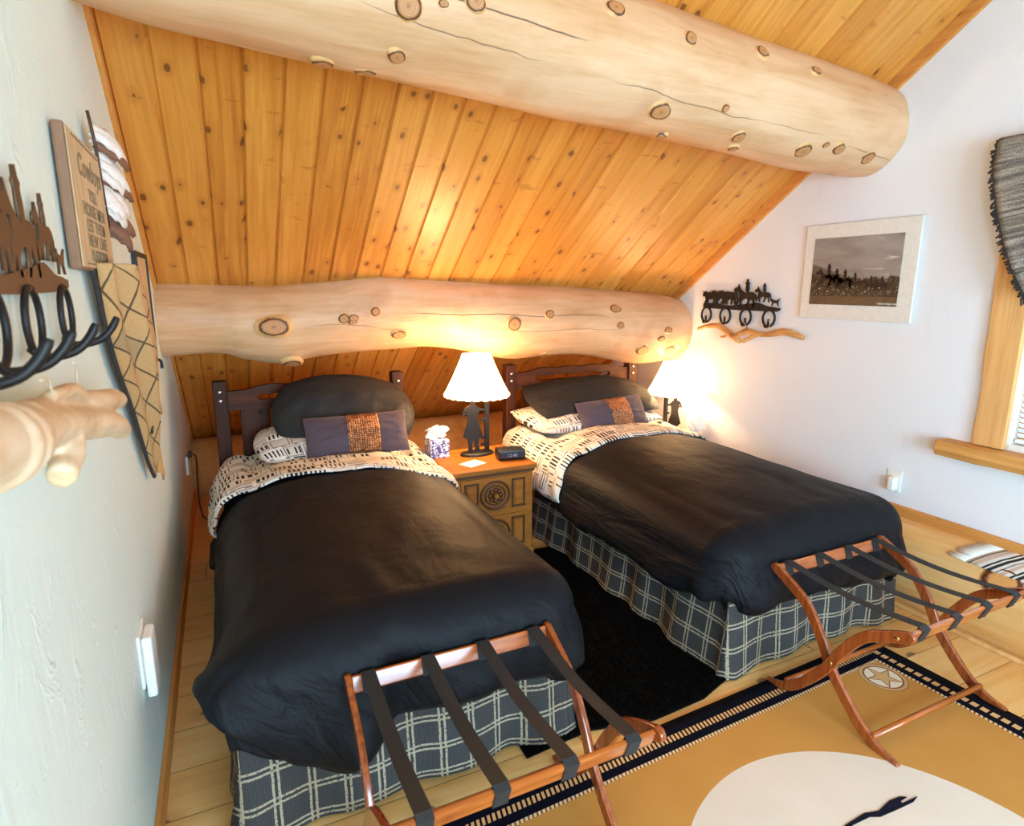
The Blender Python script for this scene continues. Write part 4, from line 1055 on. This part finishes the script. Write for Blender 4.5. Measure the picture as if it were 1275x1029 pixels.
# ------------------------------------------------------------------ horseshoe hook racks (cattle drive silhouettes)
def horse(x, y, s, rider=True):
    H = [(-.060, .062), (-.075, .070), (-.071, .082), (-.052, .090), (-.046, .104), (-.040, .092), (-.030, .078), (-.012, .066), (.006, .062)] 
    if rider: H += [(-.004, .078), (-.002, .100), (-.008, .106), (-.001, .112), (.000, .124), (.010, .126), (.013, .112), (.021, .107), (.016, .100), (.020, .082), (.018, .066)]
    H += [(.040, .066), (.056, .058), (.068, .040), (.064, .020), (.056, .050), (.052, .030), (.058, .0), (.046, .0), (.044, .022), (.030, .036), (.022, .018), (.012, .0), (.002, .0), (.012, .022), (.012, .034), (-.010, .034), (-.024, .020), (-.022, .0), (-.034, .0), (-.036, .026), (-.044, .018), (-.052, .002), (-.060, .006), (-.050, .028), (-.040, .044), (-.042, .066), (-.050, .066)]
    return [(x + a * s, y + b * s) for a, b in H]
def cow(x, y, s):
    C = [(-.062, .040), (-.070, .052), (-.062, .062), (-.074, .070), (-.058, .068), (-.046, .072), (-.038, .064), (-.010, .066), (.030, .062), (.050, .064), (.060, .056), (.064, .020), (.058, .022), (.056, .042), (.050, .022), (.052, .0), (.040, .0), (.040, .018), (.030, .028), (.026, .010), (.024, .0), (.014, .0), (.016, .026), (-.016, .026), (-.024, .012), (-.024, .0), (-.036, .0), (-.036, .016), (-.046, .0), (-.056, .002), (-.044, .024), (-.050, .042)]
    return [(x + a * s, y + b * s) for a, b in C]
def dog(x, y, s):
    D = [(-.030, .030), (-.040, .036), (-.032, .044), (-.026, .050), (-.020, .040), (.010, .036), (.024, .040), (.040, .052), (.030, .034), (.026, .020), (.034, .0), (.026, .0), (.016, .018), (-.010, .020), (-.018, .0), (-.026, .0), (-.022, .022)]
    return [(x + a * s, y + b * s) for a, b in D]
def hook_rack(name, ori, ex, ez, label, L, mplate, mfig, prongs, group, rw=.045, rh=.050, pos=(.06, .33, .60, .885), tr=.0072):
    ex, ez = Vector(ex), Vector(ez); ori = Vector(ori)
    t = thing(name, ori, label, 'hook rack', group)
    fm = frame_m(ori + ez * .014, ex, (0, 0, 1), ez)
    bar = [(0.0, 0.0)]
    n = 30
    topl = []
    for i in range(n + 1):
        k = i / n; h = .034 + .012 * math.exp(-((k - .74) / .09) ** 2) * 1.6 + .006 * math.sin(k * 13) - .012 * sstep((k - .9) / .1)
        topl.append((L * k, h))
    bar = [(0, .004), (L * .5, 0), (L * .97, .002), (L, .012)] + topl[::-1]
    pl = obj('plate', cutout([bar], .006, fm), mplate, t)
    figs = [cow(L * .11, .032, 1.22), cow(L * .24, .034, 1.28), cow(L * .355, .034, 1.28), horse(L * .575, .026, 1.36), horse(L * .79, .056, .92), dog(L * .935, .034, .95)]
    kinds = ('cow_figure', 'cow_figure', 'cow_figure', 'rider_figure', 'rider_figure', 'dog_figure')
    for i, (nm, f) in enumerate(zip(kinds, figs)):
        obj(nm, cutout([f], .005 - .0006 * (i % 3), fm @ Matrix.Translation((0, 0, .0006 * (i % 3) + .0005))), mfig, pl)
    for i in range(4):
        cx = L * pos[i]
        ring = []
        for k in range(25):
            a = PI * .5 + (k / 24) * 2 * PI; ring.append((cx + rw * math.cos(a), -rh + .010 + rh * math.sin(a)))
        bm = B()
        pts = [fm @ Vector((a, b, .006)) for a, b in ring]
        tube(bm, pts, tr, 8)
        h = obj('horseshoe', bm, 'black_metal', t, smooth=True)
        bm = B(); zb_ = .010 - 2 * rh
        q = [fm @ Vector(p) for p in spline([(cx - .030, zb_ + .012, .004), (cx - .012, zb_ - .004, .018), (cx + .006, zb_ + .002, prongs * .6), (cx + .014, zb_ + .022, prongs * .85), (cx + .018, zb_ + .046, prongs)], 5)]
        tube(bm, q, [.0070] * (len(q) - 3) + [.0068, .0062, .005], 8)
        obj('prong', bm, 'black_metal', h, smooth=True)
    return t
hook_rack('hook_rack', (WR, 3.30, 1.402), (0, -1, 0), (-1, 0, 0), 'black cattle drive hook rack of horseshoes on the white wall', .65, 'black_metal', 'black_metal', .026, None)
hook_rack('hook_rack', (WL, .84, 1.535), (0, 1, 0), (1, 0, 0), 'brown cattle drive hook rack of horseshoes on the mint wall, nearest the camera', .66, 'iron_brown', 'iron_brown', .085, None, .044, .052, (.05, .25, .53, .885), .0056)

# ------------------------------------------------------------------ driftwood hung on strings
def drift(name, branches, m, strings, label, parts_loc, vox=.006):
    t = thing(name, parts_loc, label, 'driftwood')
    bm = B()
    for pts in branches:
        P = spline([p[:3] for p in pts], 6); Rr = [v.x for v in spline([(p[3], 0, 0) for p in pts], 6)]
        tube(bm, P, [max(r, .003) * (1 + .12 * fb(i * .35, pts[0][1] * 9, 0, 2)) for i, r in enumerate(Rr)], 14)
    obj('branch', bm, m, t, smooth=True, mods=[('REMESH', dict(mode='VOXEL', voxel_size=vox, use_smooth_shade=True)), ('SMOOTH', dict(iterations=4, factor=.5))])
    for s in strings:
        b = B(); tube(b, spline(s, 4), .0016, 6); obj('string', b, 'string', t, smooth=True)
    return t
XD = WR - .035
drift('driftwood', [[(XD, 3.32, 1.262, .012), (XD, 3.20, 1.29, .016), (XD - .005, 3.10, 1.288, .020), (XD - .012, 2.99, 1.245, .021), (XD - .02, 2.905, 1.205, .018)],
                    [(XD - .02, 2.96, 1.235, .014), (XD - .012, 2.86, 1.275, .018), (XD - .005, 2.76, 1.262, .016), (XD, 2.69, 1.268, .017), (XD, 2.60, 1.288, .021), (XD, 2.52, 1.282, .020), (XD + .004, 2.45, 1.262, .014)],
                    [(XD - .01, 2.78, 1.258, .012), (XD - .018, 2.85, 1.225, .013), (XD - .02, 2.885, 1.205, .012)],
                    [(XD - .01, 3.02, 1.25, .010), (XD - .012, 3.05, 1.228, .009), (XD - .01, 3.09, 1.222, .008)],
                    [(XD, 3.11, 1.295, .010), (XD - .008, 3.105, 1.325, .006)], [(XD, 2.87, 1.285, .009), (XD - .008, 2.875, 1.315, .006)]],
      'drift_amber', [[(XD + .006, 3.08, 1.37, 0)[:3], (XD, 3.10, 1.30)], [(XD - .012, 2.895, 1.33), (XD, 2.87, 1.29)], [(XD - .012, 2.70, 1.35), (XD - .01, 2.69, 1.33), (XD, 2.715, 1.275)]],
      'crooked amber driftwood hanging on strings from the hooks on the white wall', (XD, 2.88, 1.26))
XL = -.215
drift('driftwood', [[(XL, .50, 1.42, .042), (XL, .676, 1.405, .0426), (XL, .734, 1.394, .0437), (XL, .808, 1.385, .040), (XL, .897, 1.376, .0302), (XL, 1.017, 1.357, .0285), (XL, 1.168, 1.328, .0265), (XL + .004, 1.378, 1.284, .0255), (XL, 1.50, 1.248, .0215), (XL - .004, 1.545, 1.236, .012)],
                    [(XL, .862, 1.399, .0204), (XL - .01, .99, 1.387, .0173), (XL - .014, 1.11, 1.374, .0180), (XL - .012, 1.262, 1.350, .0205), (XL, 1.445, 1.322, .0220), (XL, 1.53, 1.306, .018), (XL, 1.57, 1.30, .009)],
                    [(XL, .988, 1.405, .0085), (XL + .006, 1.07, 1.399, .0110), (XL, 1.144, 1.383, .0126), (XL, 1.196, 1.365, .0106)],
                    [(XL, 1.062, 1.335, .020), (XL + .006, 1.01, 1.322, .0215), (XL + .010, .955, 1.312, .0205), (XL + .012, .93, 1.305, .0165)]],
      'drift_pale', [[(-.204, 1.095, 1.436), (-.208, 1.13, 1.42), (XL, 1.15, 1.385)], [(-.204, .905, 1.436), (-.208, .96, 1.43), (XL, 1.0, 1.395)]],
      'pale peeled driftwood hanging on strings on the mint wall, nearest the camera', (XL, 1.1, 1.30), .005)

# ------------------------------------------------------------------ wooden sign on the mint wall
sg = thing('wooden_sign', (WL, 1.90, 1.6), 'weathered wooden sign with faded lettering hanging on the mint wall', 'sign')
sy0, sy1, sz0, sz1 = 1.60, 2.05, 1.582, 1.880
tm = Matrix.Translation((WL + .01, 0, 0))
sx = WL + .027
bm = bx(WL + .004, sx, sy0, sy1, sz0, sz1)
obj('board', bm, 'sign_edge', sg, mods=[BEV(.006)])
obj('face', bx(sx, sx + .003, sy0 + .006, sy1 - .006, sz0 + .006, sz1 - .006), 'sign_face', sg, mods=[BEV(.0015)])
fmx = lambda y, z: frame_m((sx + .0035, y, z), (0, 1, 0), (0, 0, 1), (1, 0, 0))
cyy = (sy0 + sy1) / 2
for s, size, z, shear, wid in (('Cowboys', .090, 1.790, .25, 1.1), ('TOLL', .050, 1.742, 0, 1.1), ('HORSE MEN', .052, 1.705, 0, 1.3), ('LET THEM', .052, 1.670, 0, 1.35), ('NEW LINE', .052, 1.636, 0, 1.35), ('PLATFORM', .046, 1.604, 0, 1.25)):
    if size: obj('lettering', text_bm(s, size * .78, fmx(cyy, z) @ Matrix.Diagonal((wid, 1, 1, 1)), .002, shear, .0006), 'sign_ink', sg)
for z in (1.864, 1.596):
    obj('rule', bx(sx + .0025, sx + .0045, sy0 + .05, sy1 - .05, z - .0015, z + .0015), 'sign_ink', sg)
# ------------------------------------------------------------------ feather bundle above the hanging
fbn = thing('feather_bundle', (WL + .02, 2.1, 1.9), 'ruffled bundle of pale feathers on the mint wall behind the wooden sign', 'feathers')
rnd = random.Random(5)
def feather(p, d, l, w, m):
    p, d = Vector(p), Vector(d).normalized(); side = d.cross(Vector((1, 0, 0.15))).normalized(); nn = side.cross(d)
    bm = grid(lambda u, v: p + d * (l * v) + side * (u * w * (math.sin(PI * min(v * .9 + .1, 1)) ** .7 + .04) * (1 + .2 * math.sin(v * 23) * abs(u))) + nn * (.02 * math.sin(PI * v) - .012 * u * u), lin(-1, 1, 4), lin(0, 1, 12))
    obj('feather', bm, m, fbn, smooth=True, mods=[SOL(.0012, 0)])
for i in range(20):
    k = i / 19; yy = 1.985 + .03 * rnd.random() + .05 * k; zz = 1.955 - .255 * k
    feather((WL + .02 + .01 * rnd.random(), yy, zz), (.32 + .25 * rnd.random(), 1.0, -.35 - .35 * rnd.random()), .10 + .05 * rnd.random(), .020 + .01 * rnd.random(), 'feather' if k < .8 and i % 6 != 3 else 'feather_dark')
bm = B(); tube(bm, [(WL + .025, 1.955, 1.98), (WL + .03, 1.985, 1.90), (WL + .03, 2.01, 1.80), (WL + .03, 2.04, 1.70)], .004, 8); obj('stem', bm, 'cord', fbn, smooth=True)
# ------------------------------------------------------------------ woven diamond hanging
wh = thing('wall_hanging', (WL + .02, 2.1, 1.6), 'long burlap wall hanging with dark diamond weave and fringe on the mint wall', 'wall hanging')
EL = spline([(1.75, 1.60, .025), (1.84, 1.43, .02), (1.95, 1.31, .018), (2.12, 1.17, .018), (2.30, .98, .018), (2.44, .875, .014)], 6)
EM = spline([(1.84, 1.60, .075), (1.93, 1.48, .08), (2.02, 1.36, .085), (2.17, 1.20, .075), (2.32, 1.02, .05), (2.445, .875, .02)], 6)
ER = spline([(2.06, 1.60, .06), (2.18, 1.48, .07), (2.28, 1.36, .072), (2.31, 1.22, .065), (2.37, 1.05, .045), (2.45, .88, .02)], 6)
n = len(EL)
def whp(u, j):
    a, b, c = EL[j], EM[j], ER[j]
    q = a * (1 - u * 2) + b * (u * 2) if u < .5 else b * (2 - u * 2) + c * (u * 2 - 1)
    ph = .020 * math.sin(u * PI * 5)
    return (WL + .006 + q.z + ph * (1 - j / n), q.x, q.y)
bm = grid(whp, lin(0, 1, 24), list(range(n)), lambda u, j: (u * .42 * (1 - .5 * j / n), j / n * .95))
obj('cloth', bm, 'burlap', wh, smooth=True, mods=[SOL(.004, 0)])
bm = grid(lambda u, v: (WL + .066 + .014 * math.sin(u * 9) - .01 * v, 1.93 + .12 * u + .30 * v + .10 * u * v, 1.56 - .43 * v - .03 * u * v), lin(0, 1, 10), lin(0, 1, 14), lambda u, v: (u * .2 + .1, v * .4 + .2))
obj('side_fold', bm, 'burlap', wh, smooth=True, mods=[SOL(.004, 0)])
bm = B()
for i in range(16):
    k = i / 15; y, z = 2.23 + .22 * k, 1.13 - .03 * k; tube(bm, [(WL + .055, y, z), (WL + .055 + .006 * rnd.random(), y + .006, z - .03), (WL + .05, y + .012 * rnd.random(), z - .055)], .0035, 5)
obj('dark_fringe', bm, 'fringe_dark', wh, smooth=True)
bm = B()
for i in range(22):
    k = i / 21; y, z = 2.36 + .085 * k, 1.08 - .19 * k; tube(bm, [(WL + .035, y, z), (WL + .05, y + .022, z - .014), (WL + .045, y + .03, z - .04)], .004, 5)
obj('tan_fringe', bm, 'fringe_tan', wh, smooth=True)
bm = B(); tube(bm, [(WL + .022 + p.z * .0, p.x - .004, p.y) for p in EL], .006, 6); obj('dark_edging', bm, 'fringe_dark', wh, smooth=True)
# ------------------------------------------------------------------ narrow framed picture and a bent hook
np_ = thing('picture_frame', (WL, 3.0, 1.5), 'narrow dark framed picture at the far end of the mint wall', 'picture')
y0, y1, z0, z1, xf_ = 2.74, 3.14, 1.31, 1.676, WL + .018
bm = B(); box(bm, WL + .002, xf_, y0, y0 + .018, z0, z1); box(bm, WL + .002, xf_, y1 - .018, y1, z0, z1); box(bm, WL + .002, xf_, y0 + .018, y1 - .018, z0, z0 + .018); box(bm, WL + .002, xf_, y0 + .018, y1 - .018, z1 - .018, z1)
obj('frame', bm, 'black_metal', np_); obj('print', bx(WL + .002, WL + .012, y0 + .018, y1 - .018, z0 + .018, z1 - .018), 'sign_face', np_)
o = obj('wall_hook', tube(B(), spline([(WL + .001, 2.92, 1.29), (WL + .022, 2.92, 1.275), (WL + .026, 2.93, 1.25), (WL + .042, 2.94, 1.235), (WL + .044, 2.94, 1.205)], 5), .006, 8), 'black_metal', smooth=True)
tag(origin(o, (WL, 2.92, 1.25)), 'small bent black iron hook below the narrow picture on the mint wall', 'hook')
# ------------------------------------------------------------------ electrics
t = thing('wall_outlet', (WL, 1.90, .45), 'white plastic outlet cover low on the mint wall beside the bed', 'outlet')
obj('plate', bx(WL, WL + .008, 1.80, 1.915, .44, .60), 'white_plastic', t, mods=[BEV(.003)])
obj('cover', bx(WL + .008, WL + .034, 1.815, 1.905, .40, .585), 'white_plastic', t, mods=[BEV(.008, 3)])
t = thing('wall_outlet', (WL, 4.45, .4), 'small white outlet with a brown cord in the corner below the eave', 'outlet')
obj('plate', bx(WL, WL + .016, 4.33, 4.40, .335, .455), 'white_plastic', t, mods=[BEV(.003)])
obj('plug', bx(WL + .016, WL + .04, 4.345, 4.385, .445, .485), 'cord', t, mods=[BEV(.006)])
o = obj('power_cord', tube(B(), spline([(WL + .035, 4.365, .465), (WL + .06, 4.38, .44), (WL + .055, 4.40, .30), (WL + .05, 4.42, .15), (WL + .06, 4.42, .03), (WL + .09, 4.35, .008), (WL + .2, 4.1, .006), (WL + .5, 3.95, .006)], 6), .005, 8), 'cord', smooth=True)
tag(origin(o, (WL + .05, 4.38, 0)), 'brown power cord running down the corner and behind the left bed', 'cord')
t = thing('wall_outlet', (WR, 1.86, .56), 'white plug-in night light in an outlet above the log by the right bed', 'outlet')
obj('plate', bx(WR - .006, WR, 1.815, 1.89, .525, .64), 'white_plastic', t, mods=[BEV(.003)])
obj('night_light', bx(WR - .045, WR - .006, 1.828, 1.862, .535, .605), 'white_plastic', t, mods=[BEV(.008, 3)])
# ------------------------------------------------------------------ photograph on the white wall
pf = thing('picture_frame', (WR, 2.19, 1.63), 'cream matted sepia photograph of trail riders on the white wall', 'picture')
y0, y1, z0, z1 = 1.872, 2.508, 1.378, 1.885
obj('mat_board', bx(WR - .020, WR - .002, y0, y1, z0, z1), 'mat_board', pf, mods=[BEV(.003)])
bm = bx(0, 1, 0, 1, -.002, .002)
me = bpy.data.meshes.new('print'); bm.to_mesh(me); bm.free(); o = link('print', me, 'photo', pf, smooth=False)
pw, ph = .500, .355
o.matrix_local = Matrix.Translation(-root_loc(pf)) @ frame_m((WR - .021, y0 + .075 + pw, z0 + .078), (0, -pw, 0), (0, 0, ph), (-1, 0, 0))
bm = B(); tube(bm, [(WR - .0235, y0 + .175 - .125 * k / 40, z0 + .090 + .0045 * math.sin(k * 1.7) + .002 * math.sin(k * 4.1)) for k in range(41)], .0011, 5); obj('signature', bm, 'paper', pf)
for i, (a, b, s) in enumerate(((.20, .30, 1.2), (.30, .27, 1.05), (.40, .27, 1.0), (.52, .26, .85), (.70, .24, .75), (.82, .25, .7))):
    obj('rider_figure', cutout([horse(0, 0, s * .82)], .0006, frame_m((WR - .0236, y0 + .075 + pw * (1 - a), z0 + .078 + ph * b - .01), (0, -1, 0), (0, 0, 1), (-1, 0, 0))), 'oak_dark' if False else 'black_metal', pf)
# ------------------------------------------------------------------ valance and rod
rod = obj('curtain_rod', tube(B(), [(WR - .075, 1.555, 2.125), (WR - .075, .76, 2.135), (WR - .075, -.04, 2.125)], .021, 14), 'sillwood', smooth=True)
tag(origin(rod, (WR - .075, .76, 2.13)), 'peeled wooden curtain rod above the right hand window', 'rod')
va = thing('valance', (WR - .1, .76, 2.0), 'grey striped wool valance with dark fringe draped over the window rod', 'valance')
def hw(k):
    """half width of the cloth at fraction k of its drop: the side edges slant in towards the hem"""
    K = ((0, .800), (.18, .798), (.43, .760), (.66, .715), (.83, .672), (1.0, .615))
    for (a, p), (b, q) in zip(K, K[1:]):
        if k <= b: return p + (q - p) * (k - a) / (b - a)
    return K[-1][1]
def vp(u, v):
    if v < .14:
        a = v / .14 * PI; x = WR - .075 + .027 * math.cos(a); z = 2.128 + .027 * math.sin(a)
        return (x, .76 + u * .80, z)
    k = (v - .14) / .86; y = .76 + u * hw(k); x = WR - .102 - .030 * math.sin(k * PI * .9) * (1 - .5 * u * u) - .008 * math.sin(u * 22 + k * 4) * k
    drop = .60 - .16 * (1 - abs(u)) ** .8
    return (x, y, 2.128 - drop * k)
bm = grid(vp, lin(-1, 1, 70), lin(0, 1, 30), lambda u, v: (u * .8, v * .62)); obj('cloth', bm, 'valance', va, smooth=True, mods=[SOL(.006, 0)])
bm = B()
for i in range(200):
    u = -1 + 2 * i / 199; p = Vector(vp(u, 1)); q = p + Vector((rnd.uniform(-.01, .01), rnd.uniform(-.01, .01), -.035 - .02 * rnd.random())); tube(bm, [p, (p + q) / 2 + Vector((0, rnd.uniform(-.006, .006), 0)), q], .0035, 4)
for sd in (-1, 1):
    for i in range(110):
        p = Vector(vp(sd, .10 + .90 * i / 109)); q = p + Vector((rnd.uniform(-.008, .006), sd * rnd.uniform(.006, .022), -.022 * rnd.random())); tube(bm, [p, q], .004, 4)
o = obj('fringe', bm, 'fringe_dark', va, smooth=True)
# ------------------------------------------------------------------ striped mat on the log
tm_ = thing('striped_runner', (WR - .1, .9, .4), 'striped cotton runner with white fringe lying on the log under the window', 'runner')
def mp(v, y):
    a = R_(104 + 36 * v); r = LR + .006 + .003 * fb(y * 9, v * 4, 0, 2)
    return (LX + r * math.cos(a), y + .09 * (v - .5) * 1.2, LZ + r * math.sin(a))
bm = grid(lambda y, v: mp(v, y), lin(.35, 1.36, 30), lin(0, 1, 12), lambda y, v: (v * .16, y)); obj('cloth', bm, 'mat_stripes', tm_, smooth=True, mods=[SOL(.004, 0)])
bm = B()
for i in range(34):
    v = i / 33; p = Vector(mp(v, 1.36)); q = Vector(mp(min(v + .03 * rnd.uniform(-1, 1), 1), 1.36 + .075 + .02 * rnd.random())); tube(bm, [p, (p + q) / 2 + Vector((0, 0, .002)), q], .0032, 5)
obj('fringe', bm, 'cotton', tm_, smooth=True)
# ------------------------------------------------------------------ unseen globe added as fill over the near half of the room
LCX, LCY = .02, .85; LCZ = ceil_z(LCY)
cl = thing('fill_globe', (LCX, LCY, LCZ - .2), 'round opal ceiling light hanging from the ridge', 'ceiling light')
bm = B(); lathe(bm, [(.07, -.04), (.07, .02)], (LCX, LCY, LCZ), 24); obj('canopy', bm, 'brass', cl)
bm = B(); tube(bm, [(LCX, LCY, LCZ), (LCX, LCY, LCZ - .4)], .008, 8); obj('stem', bm, 'brass', cl)
bm = B(); ball(bm, (LCX, LCY, LCZ - .55), .16, 3); obj('globe', bm, 'globe', cl, smooth=True)

# ------------------------------------------------------------------ light, world, camera
def area(name, loc, rot, sx, sy, power, col):
    l = bpy.data.lights.new(name, 'AREA'); l.shape = 'RECTANGLE'; l.size = sx; l.size_y = sy; l.energy = power; l.color = col
    o = bpy.data.objects.new(name, l); COL.objects.link(o); o.location = loc; o.rotation_euler = rot; return o
area('daylight_right_window', (WR + .30, .76, 1.45), (0, R_(90), 0), 1.2, 1.25, 90, (.45, .75, 1.0))
area('fill_light_rear', ((V0 + V1) / 2, YF - .3, 1.22), (R_(90), 0, 0), 2.1, 1.7, 500, (.45, .75, 1.0))  # fill light sent in through the added rear window
area('fill_light_left', (WL - .3, (U0 + U1) / 2, 1.4), (0, R_(-90), 0), 1.2, 1.3, 180, (.45, .75, 1.0))  # fill light sent in through the added left window
w = bpy.data.worlds.new('World'); sc.world = w; w.use_nodes = True; X.nt = w.node_tree
bg = w.node_tree.nodes['Background']; sky = node('ShaderNodeTexSky', sky_type='PREETHAM' if False else 'HOSEK_WILKIE'); sky.turbidity = 4.0; sky.sun_direction = (.3, -.4, .85)
w.node_tree.links.new(sky.outputs[0], bg.inputs[0]); bg.inputs[1].default_value = 1.2
o = obj('lawn', bx(WR + 1.5, WR + 8, -6, 8, -2.6, -2.5), 'foliage'); o['kind'] = 'structure'; 

GROUPS = {'bed': 'twin beds standing side by side', 'comforter': 'black comforters on the twin beds', 'sheet': 'printed sheets folded back on the twin beds', 'cushion': 'plum cushions with copper bands', 'hook rack': 'cattle drive hook racks', 'driftwood': 'driftwood pieces hung from the hook racks', 'log beam': 'peeled log beams under the ceiling', 'log': 'honey pine logs along the floor'}
for o in COL.objects:
    if o.get('category') in GROUPS and not o.get('group'): o['group'] = GROUPS[o['category']]
    if o.get('category') == 'pillow': o['group'] = 'black pillows on the twin beds' if o['label'].startswith(('plump', 'black')) else 'printed pillows on the twin beds'

F_PX, YAW, PITCH, ROLL = 757.0, R_(25.4), R_(11.8), R_(.2)
cy_, sy_, cp, sp_ = math.cos(YAW), math.sin(YAW), math.cos(PITCH), math.sin(PITCH)
fwd = Vector((sy_ * cp, cy_ * cp, -sp_)); rt = Vector((cy_, -sy_, 0)); upv = rt.cross(fwd)
r0 = rt * math.cos(ROLL) + upv * math.sin(ROLL); u0 = upv * math.cos(ROLL) - rt * math.sin(ROLL)
cam = bpy.data.cameras.new('Camera'); cam.sensor_width = 36.0; cam.sensor_fit = 'HORIZONTAL'; cam.lens = F_PX / 1275 * 36; cam.clip_start = .02
cam.dof.use_dof = True; cam.dof.focus_distance = 3.1; cam.dof.aperture_fstop = 5.6
co = bpy.data.objects.new('Camera', cam); COL.objects.link(co); co.matrix_world = frame_m((0, 0, 1.55), r0, u0, -fwd); sc.camera = co
sc.view_settings.view_transform = 'Standard'; sc.view_settings.look = 'None'; sc.view_settings.gamma = 1.0; sc.view_settings.use_curve_mapping = False; sc.view_settings.exposure = -0.5
sc.cycles.use_denoising = True; sc.cycles.max_bounces = 8; sc.cycles.diffuse_bounces = 5; sc.cycles.sample_clamp_indirect = 10.0; sc.cycles.caustics_reflective = False; sc.cycles.caustics_refractive = False
